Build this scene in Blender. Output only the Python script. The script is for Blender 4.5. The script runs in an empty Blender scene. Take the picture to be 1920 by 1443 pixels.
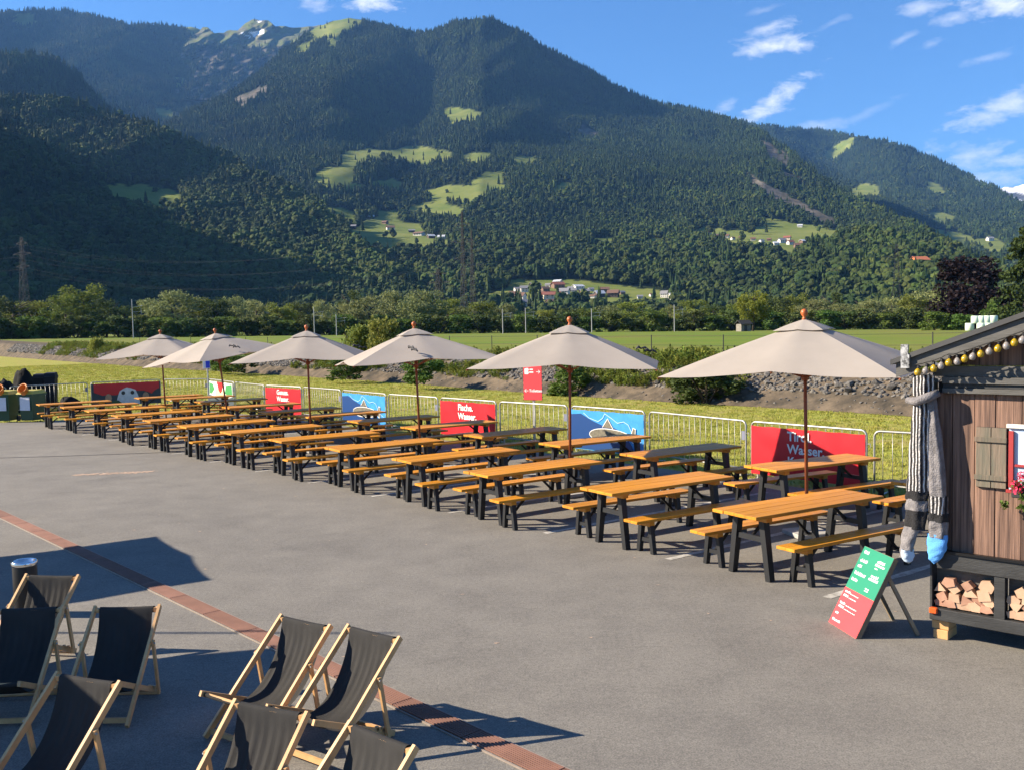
import bpy, math, random
import numpy as np
from mathutils import Matrix, Vector

# ------------------------------------------------------------------ camera, light, exposure
SC = bpy.context.scene
COL = SC.collection
R_ = math.radians
FOC, PITCH, ROLL, CAMH = 1800.0, R_(3.4135), R_(-1.2), 2.917      # focal length in photo pixels (1920 wide)
cam = bpy.data.cameras.new('camera')
cam.lens = FOC * 36 / 1920
cam.sensor_width = 36
cam.sensor_fit = 'HORIZONTAL'
cam.clip_start = 0.1
cam.clip_end = 60000
camo = bpy.data.objects.new('camera', cam)
COL.objects.link(camo)
SC.camera = camo
_fw = Vector((0, math.cos(PITCH), -math.sin(PITCH)))
_u0 = Vector((0, math.sin(PITCH), math.cos(PITCH)))
_r0 = Vector((1, 0, 0))
_r = _r0 * math.cos(ROLL) + _u0 * math.sin(ROLL)
_u = _u0 * math.cos(ROLL) - _r0 * math.sin(ROLL)
m = Matrix((_r, _u, -_fw)).transposed().to_4x4()
m.translation = (0, 0, CAMH)
camo.matrix_world = m

SUN_AZ, SUN_EL = R_(176.1), R_(28.6)        # direction towards the sun, measured from +X
sun = bpy.data.lights.new('sun', 'SUN')
sun.energy = 5.0
sun.angle = R_(0.53)
sun.color = (1.0, 0.86, 0.67)
suno = bpy.data.objects.new('sun', sun)
COL.objects.link(suno)
sd = Vector((math.cos(SUN_AZ) * math.cos(SUN_EL), math.sin(SUN_AZ) * math.cos(SUN_EL), math.sin(SUN_EL)))
suno.rotation_euler = sd.to_track_quat('Z', 'Y').to_euler()
suno.location = sd * 60

W = bpy.data.worlds.new('World')
SC.world = W
W.use_nodes = True
W.cycles.sampling_method = 'MANUAL'
W.cycles.sample_map_resolution = 512
SC.view_settings.view_transform = 'Standard'
SC.view_settings.look = 'None'
SC.view_settings.gamma = 1
SC.view_settings.use_curve_mapping = False
SC.view_settings.exposure = 1.6
SC.cycles.adaptive_threshold = .02
SC.cycles.max_bounces = 4
SC.cycles.diffuse_bounces = 2
SC.cycles.glossy_bounces = 2
SC.cycles.transmission_bounces = 2
SC.cycles.transparent_max_bounces = 16
SC.cycles.volume_bounces = 0


def ray(u, v):
    """direction of a photo pixel, as seen from the camera"""
    X, Y = u - 960, v - 721.5
    X, Y = X * math.cos(ROLL) + Y * math.sin(ROLL), -X * math.sin(ROLL) + Y * math.cos(ROLL)
    dx = X / FOC
    dy = math.cos(PITCH) - (Y / FOC) * math.sin(PITCH)
    dz = -math.sin(PITCH) - (Y / FOC) * math.cos(PITCH)
    return dx, dy, dz


def azel(u, v):
    x, y, z = ray(u, v)
    return math.atan2(x, y), math.atan2(z, math.hypot(x, y))


def build_world():
    nt = W.node_tree
    N, L = nt.nodes, nt.links
    N.clear()
    out = N.new('ShaderNodeOutputWorld')
    bg = N.new('ShaderNodeBackground')
    sky = N.new('ShaderNodeTexSky')
    sky.sky_type = 'NISHITA'
    sky.sun_disc = False
    sky.sun_elevation = SUN_EL
    sky.sun_rotation = math.pi / 2 - SUN_AZ
    sky.altitude = 600
    sky.air_density = 1.0
    sky.dust_density = 0.15
    sky.ozone_density = 3.5
    bg.inputs['Strength'].default_value = 0.056
    tc = N.new('ShaderNodeTexCoord')
    sep = N.new('ShaderNodeSeparateXYZ')
    L.new(tc.outputs['Generated'], sep.inputs[0])

    def M(op, a, b=None, clamp=False):
        n = N.new('ShaderNodeMath')
        n.operation = op
        n.use_clamp = clamp
        for i, x in enumerate((a, b)):
            if x is None:
                continue
            if isinstance(x, (int, float)):
                n.inputs[i].default_value = x
            else:
                L.new(x, n.inputs[i])
        return n.outputs[0]
    az = M('ARCTAN2', sep.outputs[0], sep.outputs[1])
    el = M('ARCSINE', sep.outputs[2])
    comb = N.new('ShaderNodeCombineXYZ')
    L.new(az, comb.inputs[0])
    L.new(M('MULTIPLY', el, 2.2), comb.inputs[1])

    def noise(scale, detail, rough, off, dist=0.0):
        mp = N.new('ShaderNodeMapping')
        mp.inputs['Location'].default_value = off
        L.new(comb.outputs[0], mp.inputs[0])
        n = N.new('ShaderNodeTexNoise')
        n.inputs['Scale'].default_value = scale
        n.inputs['Detail'].default_value = detail
        n.inputs['Roughness'].default_value = rough
        n.inputs['Distortion'].default_value = dist
        L.new(mp.outputs[0], n.inputs['Vector'])
        return n.outputs['Fac']
    wob1 = M('SUBTRACT', noise(26, 6, .62, (3, 1, 0), .4), 0.5)
    wob2 = M('SUBTRACT', noise(70, 5, .65, (9, 4, 0), .3), 0.5)
    # cloud banks: (u, v, half length px, half height px, tilt deg, strength)
    clouds = [(700, 2, 66, 26, 4, 1.25), (598, 8, 36, 20, 0, .65), (1452, 87, 100, 20, 4, 1.0), (1448, 50, 66, 17, 14, .75),
              (1450, 190, 90, 26, 30, 1.15), (1358, 200, 34, 16, 25, .6), (1540, 236, 62, 15, 3, .5), (1884, 8, 75, 28, -6, 1.1),
              (1728, 18, 52, 18, 6, .65), (1785, 36, 40, 14, 5, .6), (1745, 84, 30, 10, 10, .45), (1880, 205, 110, 32, 10, .95),
              (1820, 290, 64, 30, 0, .8), (1900, 300, 66, 18, 6, .85), (1885, 333, 70, 22, 0, .9), (1690, 75, 30, 10, 20, .4),
              (1630, 210, 60, 12, 20, .3), (1430, 20, 40, 8, 10, .25), (1850, 110, 46, 12, 10, .4), (1560, 45, 40, 10, 20, .3)]
    tot = None
    for (u, v, a, b, t, s) in clouds:
        a0, e0 = azel(u, v)
        t = R_(t) - ROLL * 0
        da = M('MULTIPLY', M('SUBTRACT', az, a0), math.cos(e0))
        de = M('SUBTRACT', el, e0)
        p = M('ADD', M('MULTIPLY', da, math.cos(t)), M('MULTIPLY', de, math.sin(t)))
        q = M('SUBTRACT', M('MULTIPLY', de, math.cos(t)), M('MULTIPLY', da, math.sin(t)))
        d2 = M('ADD', M('POWER', M('MULTIPLY', p, FOC / (a * .86)), 2.0), M('POWER', M('MULTIPLY', q, FOC / (b * .80)), 2.0))
        d = M('SUBTRACT', 1.0, M('SQRT', d2))
        d = M('ADD', d, M('ADD', M('MULTIPLY', wob1, 2.6), M('MULTIPLY', wob2, 1.3)))
        d = M('MULTIPLY', M('MULTIPLY', d, 0.85, True), s * .85)
        tot = d if tot is None else M('MAXIMUM', tot, d)
    # the same broken cloud carries on over the rest of the sky, away from the part in view
    gen = noise(5.0, 7, .62, (1.5, 6, 0), .5)
    gen = M('MULTIPLY', M('SUBTRACT', gen, .60), 4.5, True)
    away = M('MULTIPLY', M('SUBTRACT', M('ABSOLUTE', az), 0.62), 4.0, True)
    up = M('MULTIPLY', M('SUBTRACT', el, 0.40), 5.0, True)
    gen = M('MULTIPLY', gen, M('MAXIMUM', away, up))
    tot = M('MAXIMUM', tot, M('MULTIPLY', gen, .8))
    tot = M('MULTIPLY', tot, M('MULTIPLY', el, 30, True), True)
    tint = N.new('ShaderNodeMix')
    tint.data_type = 'RGBA'
    tint.blend_type = 'MULTIPLY'
    tint.inputs[0].default_value = 1.0
    L.new(sky.outputs[0], tint.inputs[6])
    tint.inputs[7].default_value = (0.54, 0.84, 1.12, 1)
    mix = N.new('ShaderNodeMix')
    mix.data_type = 'RGBA'
    L.new(tot, mix.inputs[0])
    L.new(tint.outputs[2], mix.inputs[6])
    mix.inputs[7].default_value = (7.6, 7.7, 8.0, 1)
    L.new(mix.outputs[2], bg.inputs['Color'])
    L.new(bg.outputs[0], out.inputs[0])


build_world()
rng = np.random.default_rng(7)
random.seed(7)

# ------------------------------------------------------------------ helpers


def pt(u, v, R):
    x, y, z = ray(u, v)
    k = R / math.hypot(x, y)
    return np.array((x * k, y * k, CAMH + z * k))


def gpt(u, v, z=0.0):
    x, y, dz = ray(u, v)
    t = (z - CAMH) / dz
    return np.array((x * t, y * t, z))


class MB:
    """collects geometry for ONE mesh"""

    def __init__(s):
        s.v = []
        s.f = []
        s.n = 0

    def add(s, v, f):
        s.v.append(np.asarray(v, float).reshape(-1, 3))
        o = s.n
        s.f += [tuple(int(i) + o for i in q) for q in f]
        s.n += len(s.v[-1])
        return s

    def hexa(s, p):
        return s.add(p, [(0, 3, 2, 1), (4, 5, 6, 7), (0, 1, 5, 4), (1, 2, 6, 5), (2, 3, 7, 6), (3, 0, 4, 7)])

    def box(s, c, d, rz=0.0, b=0.0):
        """box of size d at centre c; b bevels the long edges a little"""
        x, y, z = d[0] / 2, d[1] / 2, d[2] / 2
        if b:
            xs = [(-x, -y + b), (-x, y - b), (-x + b, y), (x - b, y), (x, y - b), (x, -y + b), (x - b, -y), (-x + b, -y)]
            lay = [(-z, b), (-z + b, 0), (z - b, 0), (z, b)]
            v = []
            for zz, ins in lay:
                for (px, py) in xs:
                    v.append((px - math.copysign(ins, px), py - math.copysign(ins, py), zz))
            f = [tuple(range(0, 8)), tuple(range(31, 23, -1))]
            for k in range(3):
                for i in range(8):
                    j = (i + 1) % 8
                    f.append((k * 8 + j, k * 8 + i, (k + 1) * 8 + i, (k + 1) * 8 + j))
            v = np.array(v)
        else:
            v = np.array([(-x, -y, -z), (x, -y, -z), (x, y, -z), (-x, y, -z), (-x, -y, z), (x, -y, z), (x, y, z), (-x, y, z)])
            f = [(0, 3, 2, 1), (4, 5, 6, 7), (0, 1, 5, 4), (1, 2, 6, 5), (2, 3, 7, 6), (3, 0, 4, 7)]
        if rz:
            ca, sa = math.cos(rz), math.sin(rz)
            v = np.stack([v[:, 0] * ca - v[:, 1] * sa, v[:, 0] * sa + v[:, 1] * ca, v[:, 2]], 1)
        return s.add(v + np.asarray(c, float), f)

    def bar(s, a, b, w, t, side=None, w2=None, t2=None):
        """square timber from a to b; w along 'side', t across"""
        a, b = np.asarray(a, float), np.asarray(b, float)
        d = b - a
        d = d / np.linalg.norm(d)
        sd_ = np.asarray(side if side is not None else ((0, 0, 1) if abs(d[2]) < .9 else (1, 0, 0)), float)
        sd_ = sd_ - d * (sd_ @ d)
        sd_ /= np.linalg.norm(sd_)
        o = np.cross(d, sd_)
        w2, t2 = w2 or w, t2 or t
        p = [a - sd_ * w / 2 - o * t / 2, a + sd_ * w / 2 - o * t / 2, a + sd_ * w / 2 + o * t / 2, a - sd_ * w / 2 + o * t / 2,
             b - sd_ * w2 / 2 - o * t2 / 2, b + sd_ * w2 / 2 - o * t2 / 2, b + sd_ * w2 / 2 + o * t2 / 2, b - sd_ * w2 / 2 + o * t2 / 2]
        return s.hexa(p)

    def tube(s, path, r, n=8, cap=True):
        path = [np.asarray(q, float) for q in path]
        rs = r if hasattr(r, '__len__') else [r] * len(path)
        rings = []
        pu = None
        for i, q in enumerate(path):
            d = path[min(i + 1, len(path) - 1)] - path[max(i - 1, 0)]
            d = d / (np.linalg.norm(d) + 1e-12)
            if pu is None:
                pu = np.array((0, 0, 1.)) if abs(d[2]) < .9 else np.array((1., 0, 0))
            pu = pu - d * (pu @ d)
            pu /= np.linalg.norm(pu)
            o = np.cross(d, pu)
            rings.append([q + (pu * math.cos(2 * math.pi * k / n) + o * math.sin(2 * math.pi * k / n)) * rs[i] for k in range(n)])
        v = np.array(rings).reshape(-1, 3)
        f = []
        for i in range(len(path) - 1):
            for k in range(n):
                j = (k + 1) % n
                f.append((i * n + k, i * n + j, (i + 1) * n + j, (i + 1) * n + k))
        if cap:
            f.append(tuple(range(n - 1, -1, -1)))
            f.append(tuple(range((len(path) - 1) * n, len(path) * n)))
        return s.add(v, f)

    def lathe(s, prof, c=(0, 0, 0), n=14):
        v = [(c[0] + r * math.cos(2 * math.pi * k / n), c[1] + r * math.sin(2 * math.pi * k / n), c[2] + z) for r, z in prof for k in range(n)]
        f = []
        for i in range(len(prof) - 1):
            for k in range(n):
                j = (k + 1) % n
                f.append((i * n + k, i * n + j, (i + 1) * n + j, (i + 1) * n + k))
        f.append(tuple(range(n - 1, -1, -1)))
        f.append(tuple(range((len(prof) - 1) * n, len(prof) * n)))
        return s.add(v, f)

    def poly(s, pts):
        return s.add(pts, [tuple(range(len(pts)))])

    def prism(s, pts, d):
        """flat polygon extruded by vector d"""
        pts = np.asarray(pts, float)
        n = len(pts)
        v = np.vstack([pts, pts + np.asarray(d, float)])
        f = [tuple(range(n - 1, -1, -1)), tuple(range(n, 2 * n))]
        f += [(i, (i + 1) % n, n + (i + 1) % n, n + i) for i in range(n)]
        return s.add(v, f)

    def grid(s, P):
        """P: (rows, cols, 3)"""
        r, c = P.shape[:2]
        f = [(i * c + j, i * c + j + 1, (i + 1) * c + j + 1, (i + 1) * c + j) for i in range(r - 1) for j in range(c - 1)]
        return s.add(P.reshape(-1, 3), f)

    def mesh(s, name, mat=None, smooth=False):
        me = bpy.data.meshes.new(name)
        v = np.vstack(s.v) if s.v else np.zeros((0, 3))
        me.from_pydata(v.tolist(), [], s.f)
        if smooth:
            me.polygons.foreach_set('use_smooth', [True] * len(me.polygons))
        me.update()
        if mat:
            me.materials.append(mat)
        return me


def link(name, me, parent=None, mw=None, **pr):
    o = bpy.data.objects.new(name, me)
    COL.objects.link(o)
    if parent is not None:
        o.parent = parent
    if mw is not None:
        o.matrix_local = mw
    for k, x in pr.items():
        if x is not None:
            o[k] = x
    return o


def thing(name, loc=(0, 0, 0), rz=0.0, label=None, category=None, group=None, rx=0.0, ry=0.0):
    o = bpy.data.objects.new(name, None)
    o.empty_display_size = .2
    COL.objects.link(o)
    o.location = loc
    o.rotation_euler = (rx, ry, rz)
    if label:
        o['label'] = label
    if category:
        o['category'] = category
    if group:
        o['group'] = group
    return o


def place(tpl, root):
    """template: list of (part name, mesh, sub parts) -> children of root; alike parts share mesh data"""
    for it in tpl:
        o = link(it[0], it[1], root)
        for sub in (it[2] if len(it) > 2 else []):
            link(sub[0], sub[1], o)
    return root


ORD = ['first', 'second', 'third', 'fourth', 'fifth', 'sixth', 'seventh', 'eighth', 'ninth', 'tenth', 'eleventh', 'twelfth', 'thirteenth',
       'fourteenth', 'fifteenth', 'sixteenth', 'seventeenth', 'eighteenth', 'nineteenth', 'twentieth']
for _t in ('twenty', 'thirty', 'forty', 'fifty'):
    ORD += [_t + '-' + x for x in ORD[:9]] + [{'twenty': 'thirtieth', 'thirty': 'fortieth', 'forty': 'fiftieth', 'fifty': 'sixtieth'}[_t]]


# ------------------------------------------------------------------ materials
def mat(name, col, rough=.6, metal=0.0, var=0.0, vscale=4.0, stretch=(1, 1, 1), col2=None, bump=0.0, bscale=40.0, spec=.4, transl=0.0,
        coord='Object', randobj=0.0, detail=6.0, contrast=2.0, emit=0.0, hue=0.0):
    m = bpy.data.materials.new(name)
    m.use_nodes = True
    nt = m.node_tree
    N, L = nt.nodes, nt.links
    b = N['Principled BSDF']
    b.inputs['Roughness'].default_value = rough
    b.inputs['Metallic'].default_value = metal
    b.inputs['Specular IOR Level'].default_value = spec
    b.inputs['Base Color'].default_value = (*col, 1)
    src = None
    if var or col2 or bump:
        tc = N.new('ShaderNodeTexCoord')
        mp = N.new('ShaderNodeMapping')
        mp.inputs['Scale'].default_value = stretch
        L.new(tc.outputs[coord], mp.inputs[0])
        if randobj:
            oi = N.new('ShaderNodeObjectInfo')
            cb = N.new('ShaderNodeCombineXYZ')
            mu = N.new('ShaderNodeMath')
            mu.operation = 'MULTIPLY'
            mu.inputs[1].default_value = 37.0
            L.new(oi.outputs['Random'], mu.inputs[0])
            for k in range(3):
                L.new(mu.outputs[0], cb.inputs[k])
            L.new(cb.outputs[0], mp.inputs['Location'])
    if var or col2:
        n = N.new('ShaderNodeTexNoise')
        n.inputs['Scale'].default_value = vscale
        n.inputs['Detail'].default_value = detail
        n.inputs['Roughness'].default_value = .62
        L.new(mp.outputs[0], n.inputs['Vector'])
        r = N.new('ShaderNodeValToRGB')
        r.color_ramp.elements[0].position = .5 - .5 / contrast
        r.color_ramp.elements[1].position = .5 + .5 / contrast
        c2 = col2 if col2 else tuple(min(1, x * (1 + var)) for x in col)
        c1 = col if col2 else tuple(x * (1 - var) for x in col)
        r.color_ramp.elements[0].color = (*c1, 1)
        r.color_ramp.elements[1].color = (*c2, 1)
        L.new(n.outputs['Fac'], r.inputs[0])
        src = r.outputs[0]
    if randobj:
        oi2 = N.new('ShaderNodeObjectInfo')
        hs = N.new('ShaderNodeHueSaturation')
        mr = N.new('ShaderNodeMapRange')
        mr.inputs[3].default_value = 1 - randobj
        mr.inputs[4].default_value = 1 + randobj
        L.new(oi2.outputs['Random'], mr.inputs[0])
        L.new(mr.outputs[0], hs.inputs['Value'])
        if hue:
            mr2 = N.new('ShaderNodeMapRange')
            mr2.inputs[3].default_value = .5 - hue
            mr2.inputs[4].default_value = .5 + hue
            sc_ = N.new('ShaderNodeMath')
            sc_.operation = 'FRACT'
            mm = N.new('ShaderNodeMath')
            mm.operation = 'MULTIPLY'
            mm.inputs[1].default_value = 17.3
            L.new(oi2.outputs['Random'], mm.inputs[0])
            L.new(mm.outputs[0], sc_.inputs[0])
            L.new(sc_.outputs[0], mr2.inputs[0])
            L.new(mr2.outputs[0], hs.inputs['Hue'])
        hs.inputs['Color'].default_value = (*col, 1)
        if src:
            L.new(src, hs.inputs['Color'])
        src = hs.outputs[0]
    if src:
        L.new(src, b.inputs['Base Color'])
    if bump:
        n2 = N.new('ShaderNodeTexNoise')
        n2.inputs['Scale'].default_value = bscale
        n2.inputs['Detail'].default_value = 5
        L.new(mp.outputs[0], n2.inputs['Vector'])
        bp = N.new('ShaderNodeBump')
        bp.inputs['Strength'].default_value = bump
        bp.inputs['Distance'].default_value = .02
        L.new(n2.outputs['Fac'], bp.inputs['Height'])
        L.new(bp.outputs[0], b.inputs['Normal'])
    if emit:
        b.inputs['Emission Strength'].default_value = emit
    if transl:
        t = N.new('ShaderNodeBsdfTranslucent')
        if src:
            L.new(src, t.inputs[0])
        else:
            t.inputs[0].default_value = (*col, 1)
        mx = N.new('ShaderNodeMixShader')
        mx.inputs[0].default_value = transl
        L.new(b.outputs[0], mx.inputs[1])
        L.new(t.outputs[0], mx.inputs[2])
        L.new(mx.outputs[0], N['Material Output'].inputs[0])
    return m


MT = {}
MT['wood'] = mat('oiled_spruce', (.52, .215, .016), .42, var=.24, vscale=3.0, stretch=(.5, 9, 9), bump=.08, bscale=14, randobj=.16, contrast=2.2)
MT['black_wood'] = mat('black_stained_timber', (.012, .013, .015), .5, var=.35, vscale=5, stretch=(1, 1, .3), bump=.1, bscale=30)
MT['steel_black'] = mat('black_steel', (.012, .012, .013), .4, metal=.3)
MT['pine'] = mat('light_beech', (.56, .33, .145), .48, var=.16, vscale=6, stretch=(2, 2, 2), randobj=.08)
MT['canvas'] = mat('black_canvas', (.034, .033, .032), .85, var=.25, vscale=2.5, bump=.25, bscale=300, spec=.15)
MT['cloth'] = mat('beige_umbrella_cloth', (.40, .362, .322), .9, var=.07, vscale=1.6, spec=.1, transl=.22, bump=.06, bscale=200)
MT['pole'] = mat('red_brown_pole', (.20, .055, .022), .4, var=.2, vscale=3, stretch=(6, 6, .6))
MT['finial'] = mat('orange_wood_knob', (.42, .11, .03), .4, var=.15)
MT['strap'] = mat('dark_grey_strap', (.05, .05, .055), .8)
MT['concrete'] = mat('grey_concrete', (.33, .32, .30), .85, var=.2, vscale=7)
MT['zinc'] = mat('galvanised_steel', (.36, .36, .34), .45, metal=.6, var=.12, vscale=14)
MT['plate'] = mat('barrier_plate', (.16, .17, .24), .5)
MT['grate'] = mat('rust_red_grate', (.195, .100, .074), .7, var=.22, vscale=5, randobj=.12)
MT['pit_shade'] = mat('channel_shade', (.02, .018, .016), .9)  # near-black colour stands for the shade below the grate bars
MT['kerb'] = mat('channel_edge', (.24, .20, .17), .8, var=.2, vscale=10)
MT['white_paint'] = mat('white_road_paint', (.36, .345, .31), .8, var=.45, vscale=11, contrast=2.5)
MT['red'] = mat('red_banner_vinyl', (.55, .018, .028), .38, var=.06, vscale=3, transl=.1)
MT['blue'] = mat('blue_banner_vinyl', (.030, .22, .58), .38, transl=.1, col2=(.07, .36, .75), vscale=2.2)
MT['navy'] = mat('dark_blue_print', (.012, .055, .20), .4, transl=.1)
MT['white'] = mat('white_print', (.78, .78, .76), .6)
MT['lightblue'] = mat('pale_blue_print', (.35, .55, .80), .6)
MT['fish'] = mat('grey_fish_print', (.07, .065, .055), .5, col2=(.20, .18, .13), vscale=16, stretch=(1, 1, 1))
MT['signred'] = mat('red_sign_board', (.70, .055, .065), .45, var=.05)
MT['signgreen'] = mat('green_sign_board', (.012, .20, .115), .5, var=.05)
MT['signblue'] = mat('parking_sign_blue', (.02, .05, .55), .4)
MT['grey_post'] = mat('grey_post', (.42, .41, .38), .5, metal=.4)
# ------------------------------------------------------------------ noise and terrain
def vnoise(x, y, seed=0):
    xi, yi = np.floor(x).astype(np.int64), np.floor(y).astype(np.int64)
    fx, fy = x - xi, y - yi
    fx, fy = fx * fx * (3 - 2 * fx), fy * fy * (3 - 2 * fy)

    def h(a, b):
        n = (a * 374761393 + b * 668265263 + seed * 974634777) & 0x7fffffff
        n = ((n ^ (n >> 13)) * 1274126177) & 0x7fffffff
        return ((n ^ (n >> 16)) & 0xffff) / 65535.0
    return (h(xi, yi) * (1 - fx) + h(xi + 1, yi) * fx) * (1 - fy) + (h(xi, yi + 1) * (1 - fx) + h(xi + 1, yi + 1) * fx) * fy


def fbm(x, y, seed=0, oct=4):
    s, a, t = 0, 1.0, 0
    for k in range(oct):
        s = s + a * (vnoise(x * 2 ** k, y * 2 ** k, seed + k * 11) - .5)
        t += a
        a *= .5
    return s / t * 2


def pts_uvR(u, v, R):
    X, Y = u - 960, v - 721.5
    X, Y = X * math.cos(ROLL) + Y * math.sin(ROLL), -X * math.sin(ROLL) + Y * math.cos(ROLL)
    dx = X / FOC
    dy = math.cos(PITCH) - (Y / FOC) * math.sin(PITCH)
    dz = -math.sin(PITCH) - (Y / FOC) * math.cos(PITCH)
    k = R / np.hypot(dx, dy)
    return np.stack([dx * k, dy * k, CAMH + dz * k], -1)


def in_poly(u, v, poly):
    c = np.zeros(u.shape, bool)
    n = len(poly)
    for i in range(n):
        (x1, y1), (x2, y2) = poly[i], poly[(i + 1) % n]
        k = ((y1 > v) != (y2 > v)) & (u < (x2 - x1) * (v - y1) / (y2 - y1 + 1e-9) + x1)
        c ^= k
    return c


def attr_mat(name):
    """forest floor / meadow / rock / snow mixed by what the land there is"""
    m = bpy.data.materials.new(name)
    m.use_nodes = True
    N, L = m.node_tree.nodes, m.node_tree.links
    b = N['Principled BSDF']
    b.inputs['Roughness'].default_value = .95
    b.inputs['Specular IOR Level'].default_value = .05
    geo = N.new('ShaderNodeNewGeometry')

    def ramp(scale, c1, c2, lo=.35, hi=.65):
        n = N.new('ShaderNodeTexNoise')
        n.inputs['Scale'].default_value = scale
        n.inputs['Detail'].default_value = 8
        n.inputs['Roughness'].default_value = .65
        L.new(geo.outputs['Position'], n.inputs['Vector'])
        r = N.new('ShaderNodeValToRGB')
        r.color_ramp.elements[0].position, r.color_ramp.elements[1].position = lo, hi
        r.color_ramp.elements[0].color, r.color_ramp.elements[1].color = (*c1, 1), (*c2, 1)
        L.new(n.outputs['Fac'], r.inputs[0])
        return r.outputs[0]
    cur = ramp(.02, (.012, .020, .010), (.024, .036, .015))
    for a, c1, c2, s in (('meadow', (.105, .145, .032), (.185, .200, .055), .012), ('rock', (.070, .060, .048), (.19, .165, .135), .03), ('snow', (.8, .82, .85), (.85, .86, .88), .02)):
        at = N.new('ShaderNodeAttribute')
        at.attribute_name = a
        mx = N.new('ShaderNodeMix')
        mx.data_type = 'RGBA'
        L.new(at.outputs['Fac'], mx.inputs[0])
        L.new(cur, mx.inputs[6])
        L.new(ramp(s, c1, c2), mx.inputs[7])
        cur = mx.outputs[2]
    L.new(cur, b.inputs['Base Color'])
    return m


LAND = attr_mat('hill_land')


class Hill:
    def __init__(s, name, ridge, foot, Rv, nu, nt, amp, lam, seed, meadows=(), rocks=(), snow=None, rough=2.0, rockall=0.0, jag=1.0, grassall=0.0, du=((0, 0), (1, 0))):
        s.du = np.array(du, float)
        s.ridge, s.foot, s.Rv, s.amp, s.lam, s.seed = np.array(ridge, float), foot, np.array(sorted(Rv), float), amp, lam, seed
        s.jag = jag
        s.u0, s.u1 = s.ridge[0, 0], s.ridge[-1, 0]
        U, T = np.meshgrid(np.linspace(s.u0, s.u1, nu), np.linspace(0, 1, nt))
        V = s.v(U, T)
        P = s.at(U, V)
        rock = np.zeros(U.shape)
        mead = np.zeros(U.shape)
        sn = np.zeros(U.shape)
        ju, jv = U + 9 * fbm(U / 13, V / 7, seed + 60, 4), V + 5 * fbm(U / 15, V / 8, seed + 70, 4)
        for p in meadows:
            mead = np.maximum(mead, in_poly(ju, jv, p) | in_poly(ju, jv - 7, p) | in_poly(ju, jv + 4, p))
        for p in rocks:
            rock = np.maximum(rock, in_poly(ju + 5 * fbm(U / 5, V / 5, 5), jv, p) * np.clip(.75 + .6 * fbm(U / 6, V / 14, seed + 3), 0, 1))
        if rockall:
            rock = np.maximum(rock, np.clip(rockall + .8 * fbm(U / 9, V / 6, seed + 8), 0, 1))
        if grassall:
            mead = np.maximum(mead, grassall * (V + 10 * fbm(U / 20, V / 20, seed, 3) < 88))
        if snow is not None:
            for p in snow:
                sn = np.maximum(sn, in_poly(ju, jv, p))
        s.U, s.V, s.P, s.mead, s.rock = U, V, P, mead, rock
        # the far side of the ridge
        top = P[-1]
        Rr = np.hypot(top[:, 0], top[:, 1])
        back = []
        for k, d in ((1.03, .25), (1.12, .5), (1.35, .5)):
            q = top.copy()
            q[:, :2] *= k
            q[:, 2] = np.maximum(top[:, 2] - Rr * (k - 1) * d, -20)
            back.append(q)
        front = P[0].copy()
        front[:, :2] *= .97
        front[:, 2] -= 25
        G = np.concatenate([front[None], P, np.array(back)], 0)
        me = MB().grid(G).mesh(name, LAND, True)

        def full(a):
            return np.concatenate([a[:1], a, a[-1:], a[-1:], a[-1:]], 0).ravel()
        for nm, a in (('meadow', mead), ('rock', rock), ('snow', sn)):
            at = me.attributes.new(nm, 'FLOAT', 'POINT')
            at.data.foreach_set('value', full(a).astype(np.float32))
        s.ob = link(name, me, kind='structure')

    def v(s, U, T):
        rv = np.interp(U, s.ridge[:, 0], s.ridge[:, 1]) + s.jag * 3.0 * fbm(U / 23, U * 0 + 3.3, s.seed + 5, 3)
        return s.foot + (rv - s.foot) * T

    def at(s, U, V):
        U, V = np.asarray(U, float), np.asarray(V, float)
        R = np.interp(V, s.Rv[:, 0], s.Rv[:, 1])
        az = (U - 960) / FOC
        x = az * R / s.lam
        n = fbm(x + (V / 300), R / (s.lam * 2.6), s.seed, 4)
        k = np.interp(U, s.du[:, 0], s.du[:, 1]) * np.interp(V, [200, 330, 480, 606], [1, .5, .2, 0])
        return pts_uvR(U, V, R * (1 + s.amp * n + k))

    def scatter(s, spacing, seed):
        r = np.random.default_rng(seed)
        P = s.P
        a = np.linalg.norm(np.cross(P[1:, :-1] - P[:-1, :-1], P[:-1, 1:] - P[:-1, :-1]), axis=-1)
        w = a * np.where(s.mead[:-1, :-1] < .3, 1.0, .010) * (s.rock[:-1, :-1] < .45)
        w = w * (s.U[:-1, :-1] > -160) * (s.U[:-1, :-1] < 2080)
        n = int(w.sum() / spacing ** 2)
        c = r.choice(w.size, n, p=(w / w.sum()).ravel())
        i, j = np.unravel_index(c, w.shape)
        fa, fb = r.random(n)[:, None], r.random(n)[:, None]
        q = (P[i, j] * (1 - fa) + P[i, j + 1] * fa) * (1 - fb) + (P[i + 1, j] * (1 - fa) + P[i + 1, j + 1] * fa) * fb
        return q, s.U[i, j], s.V[i, j]


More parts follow.
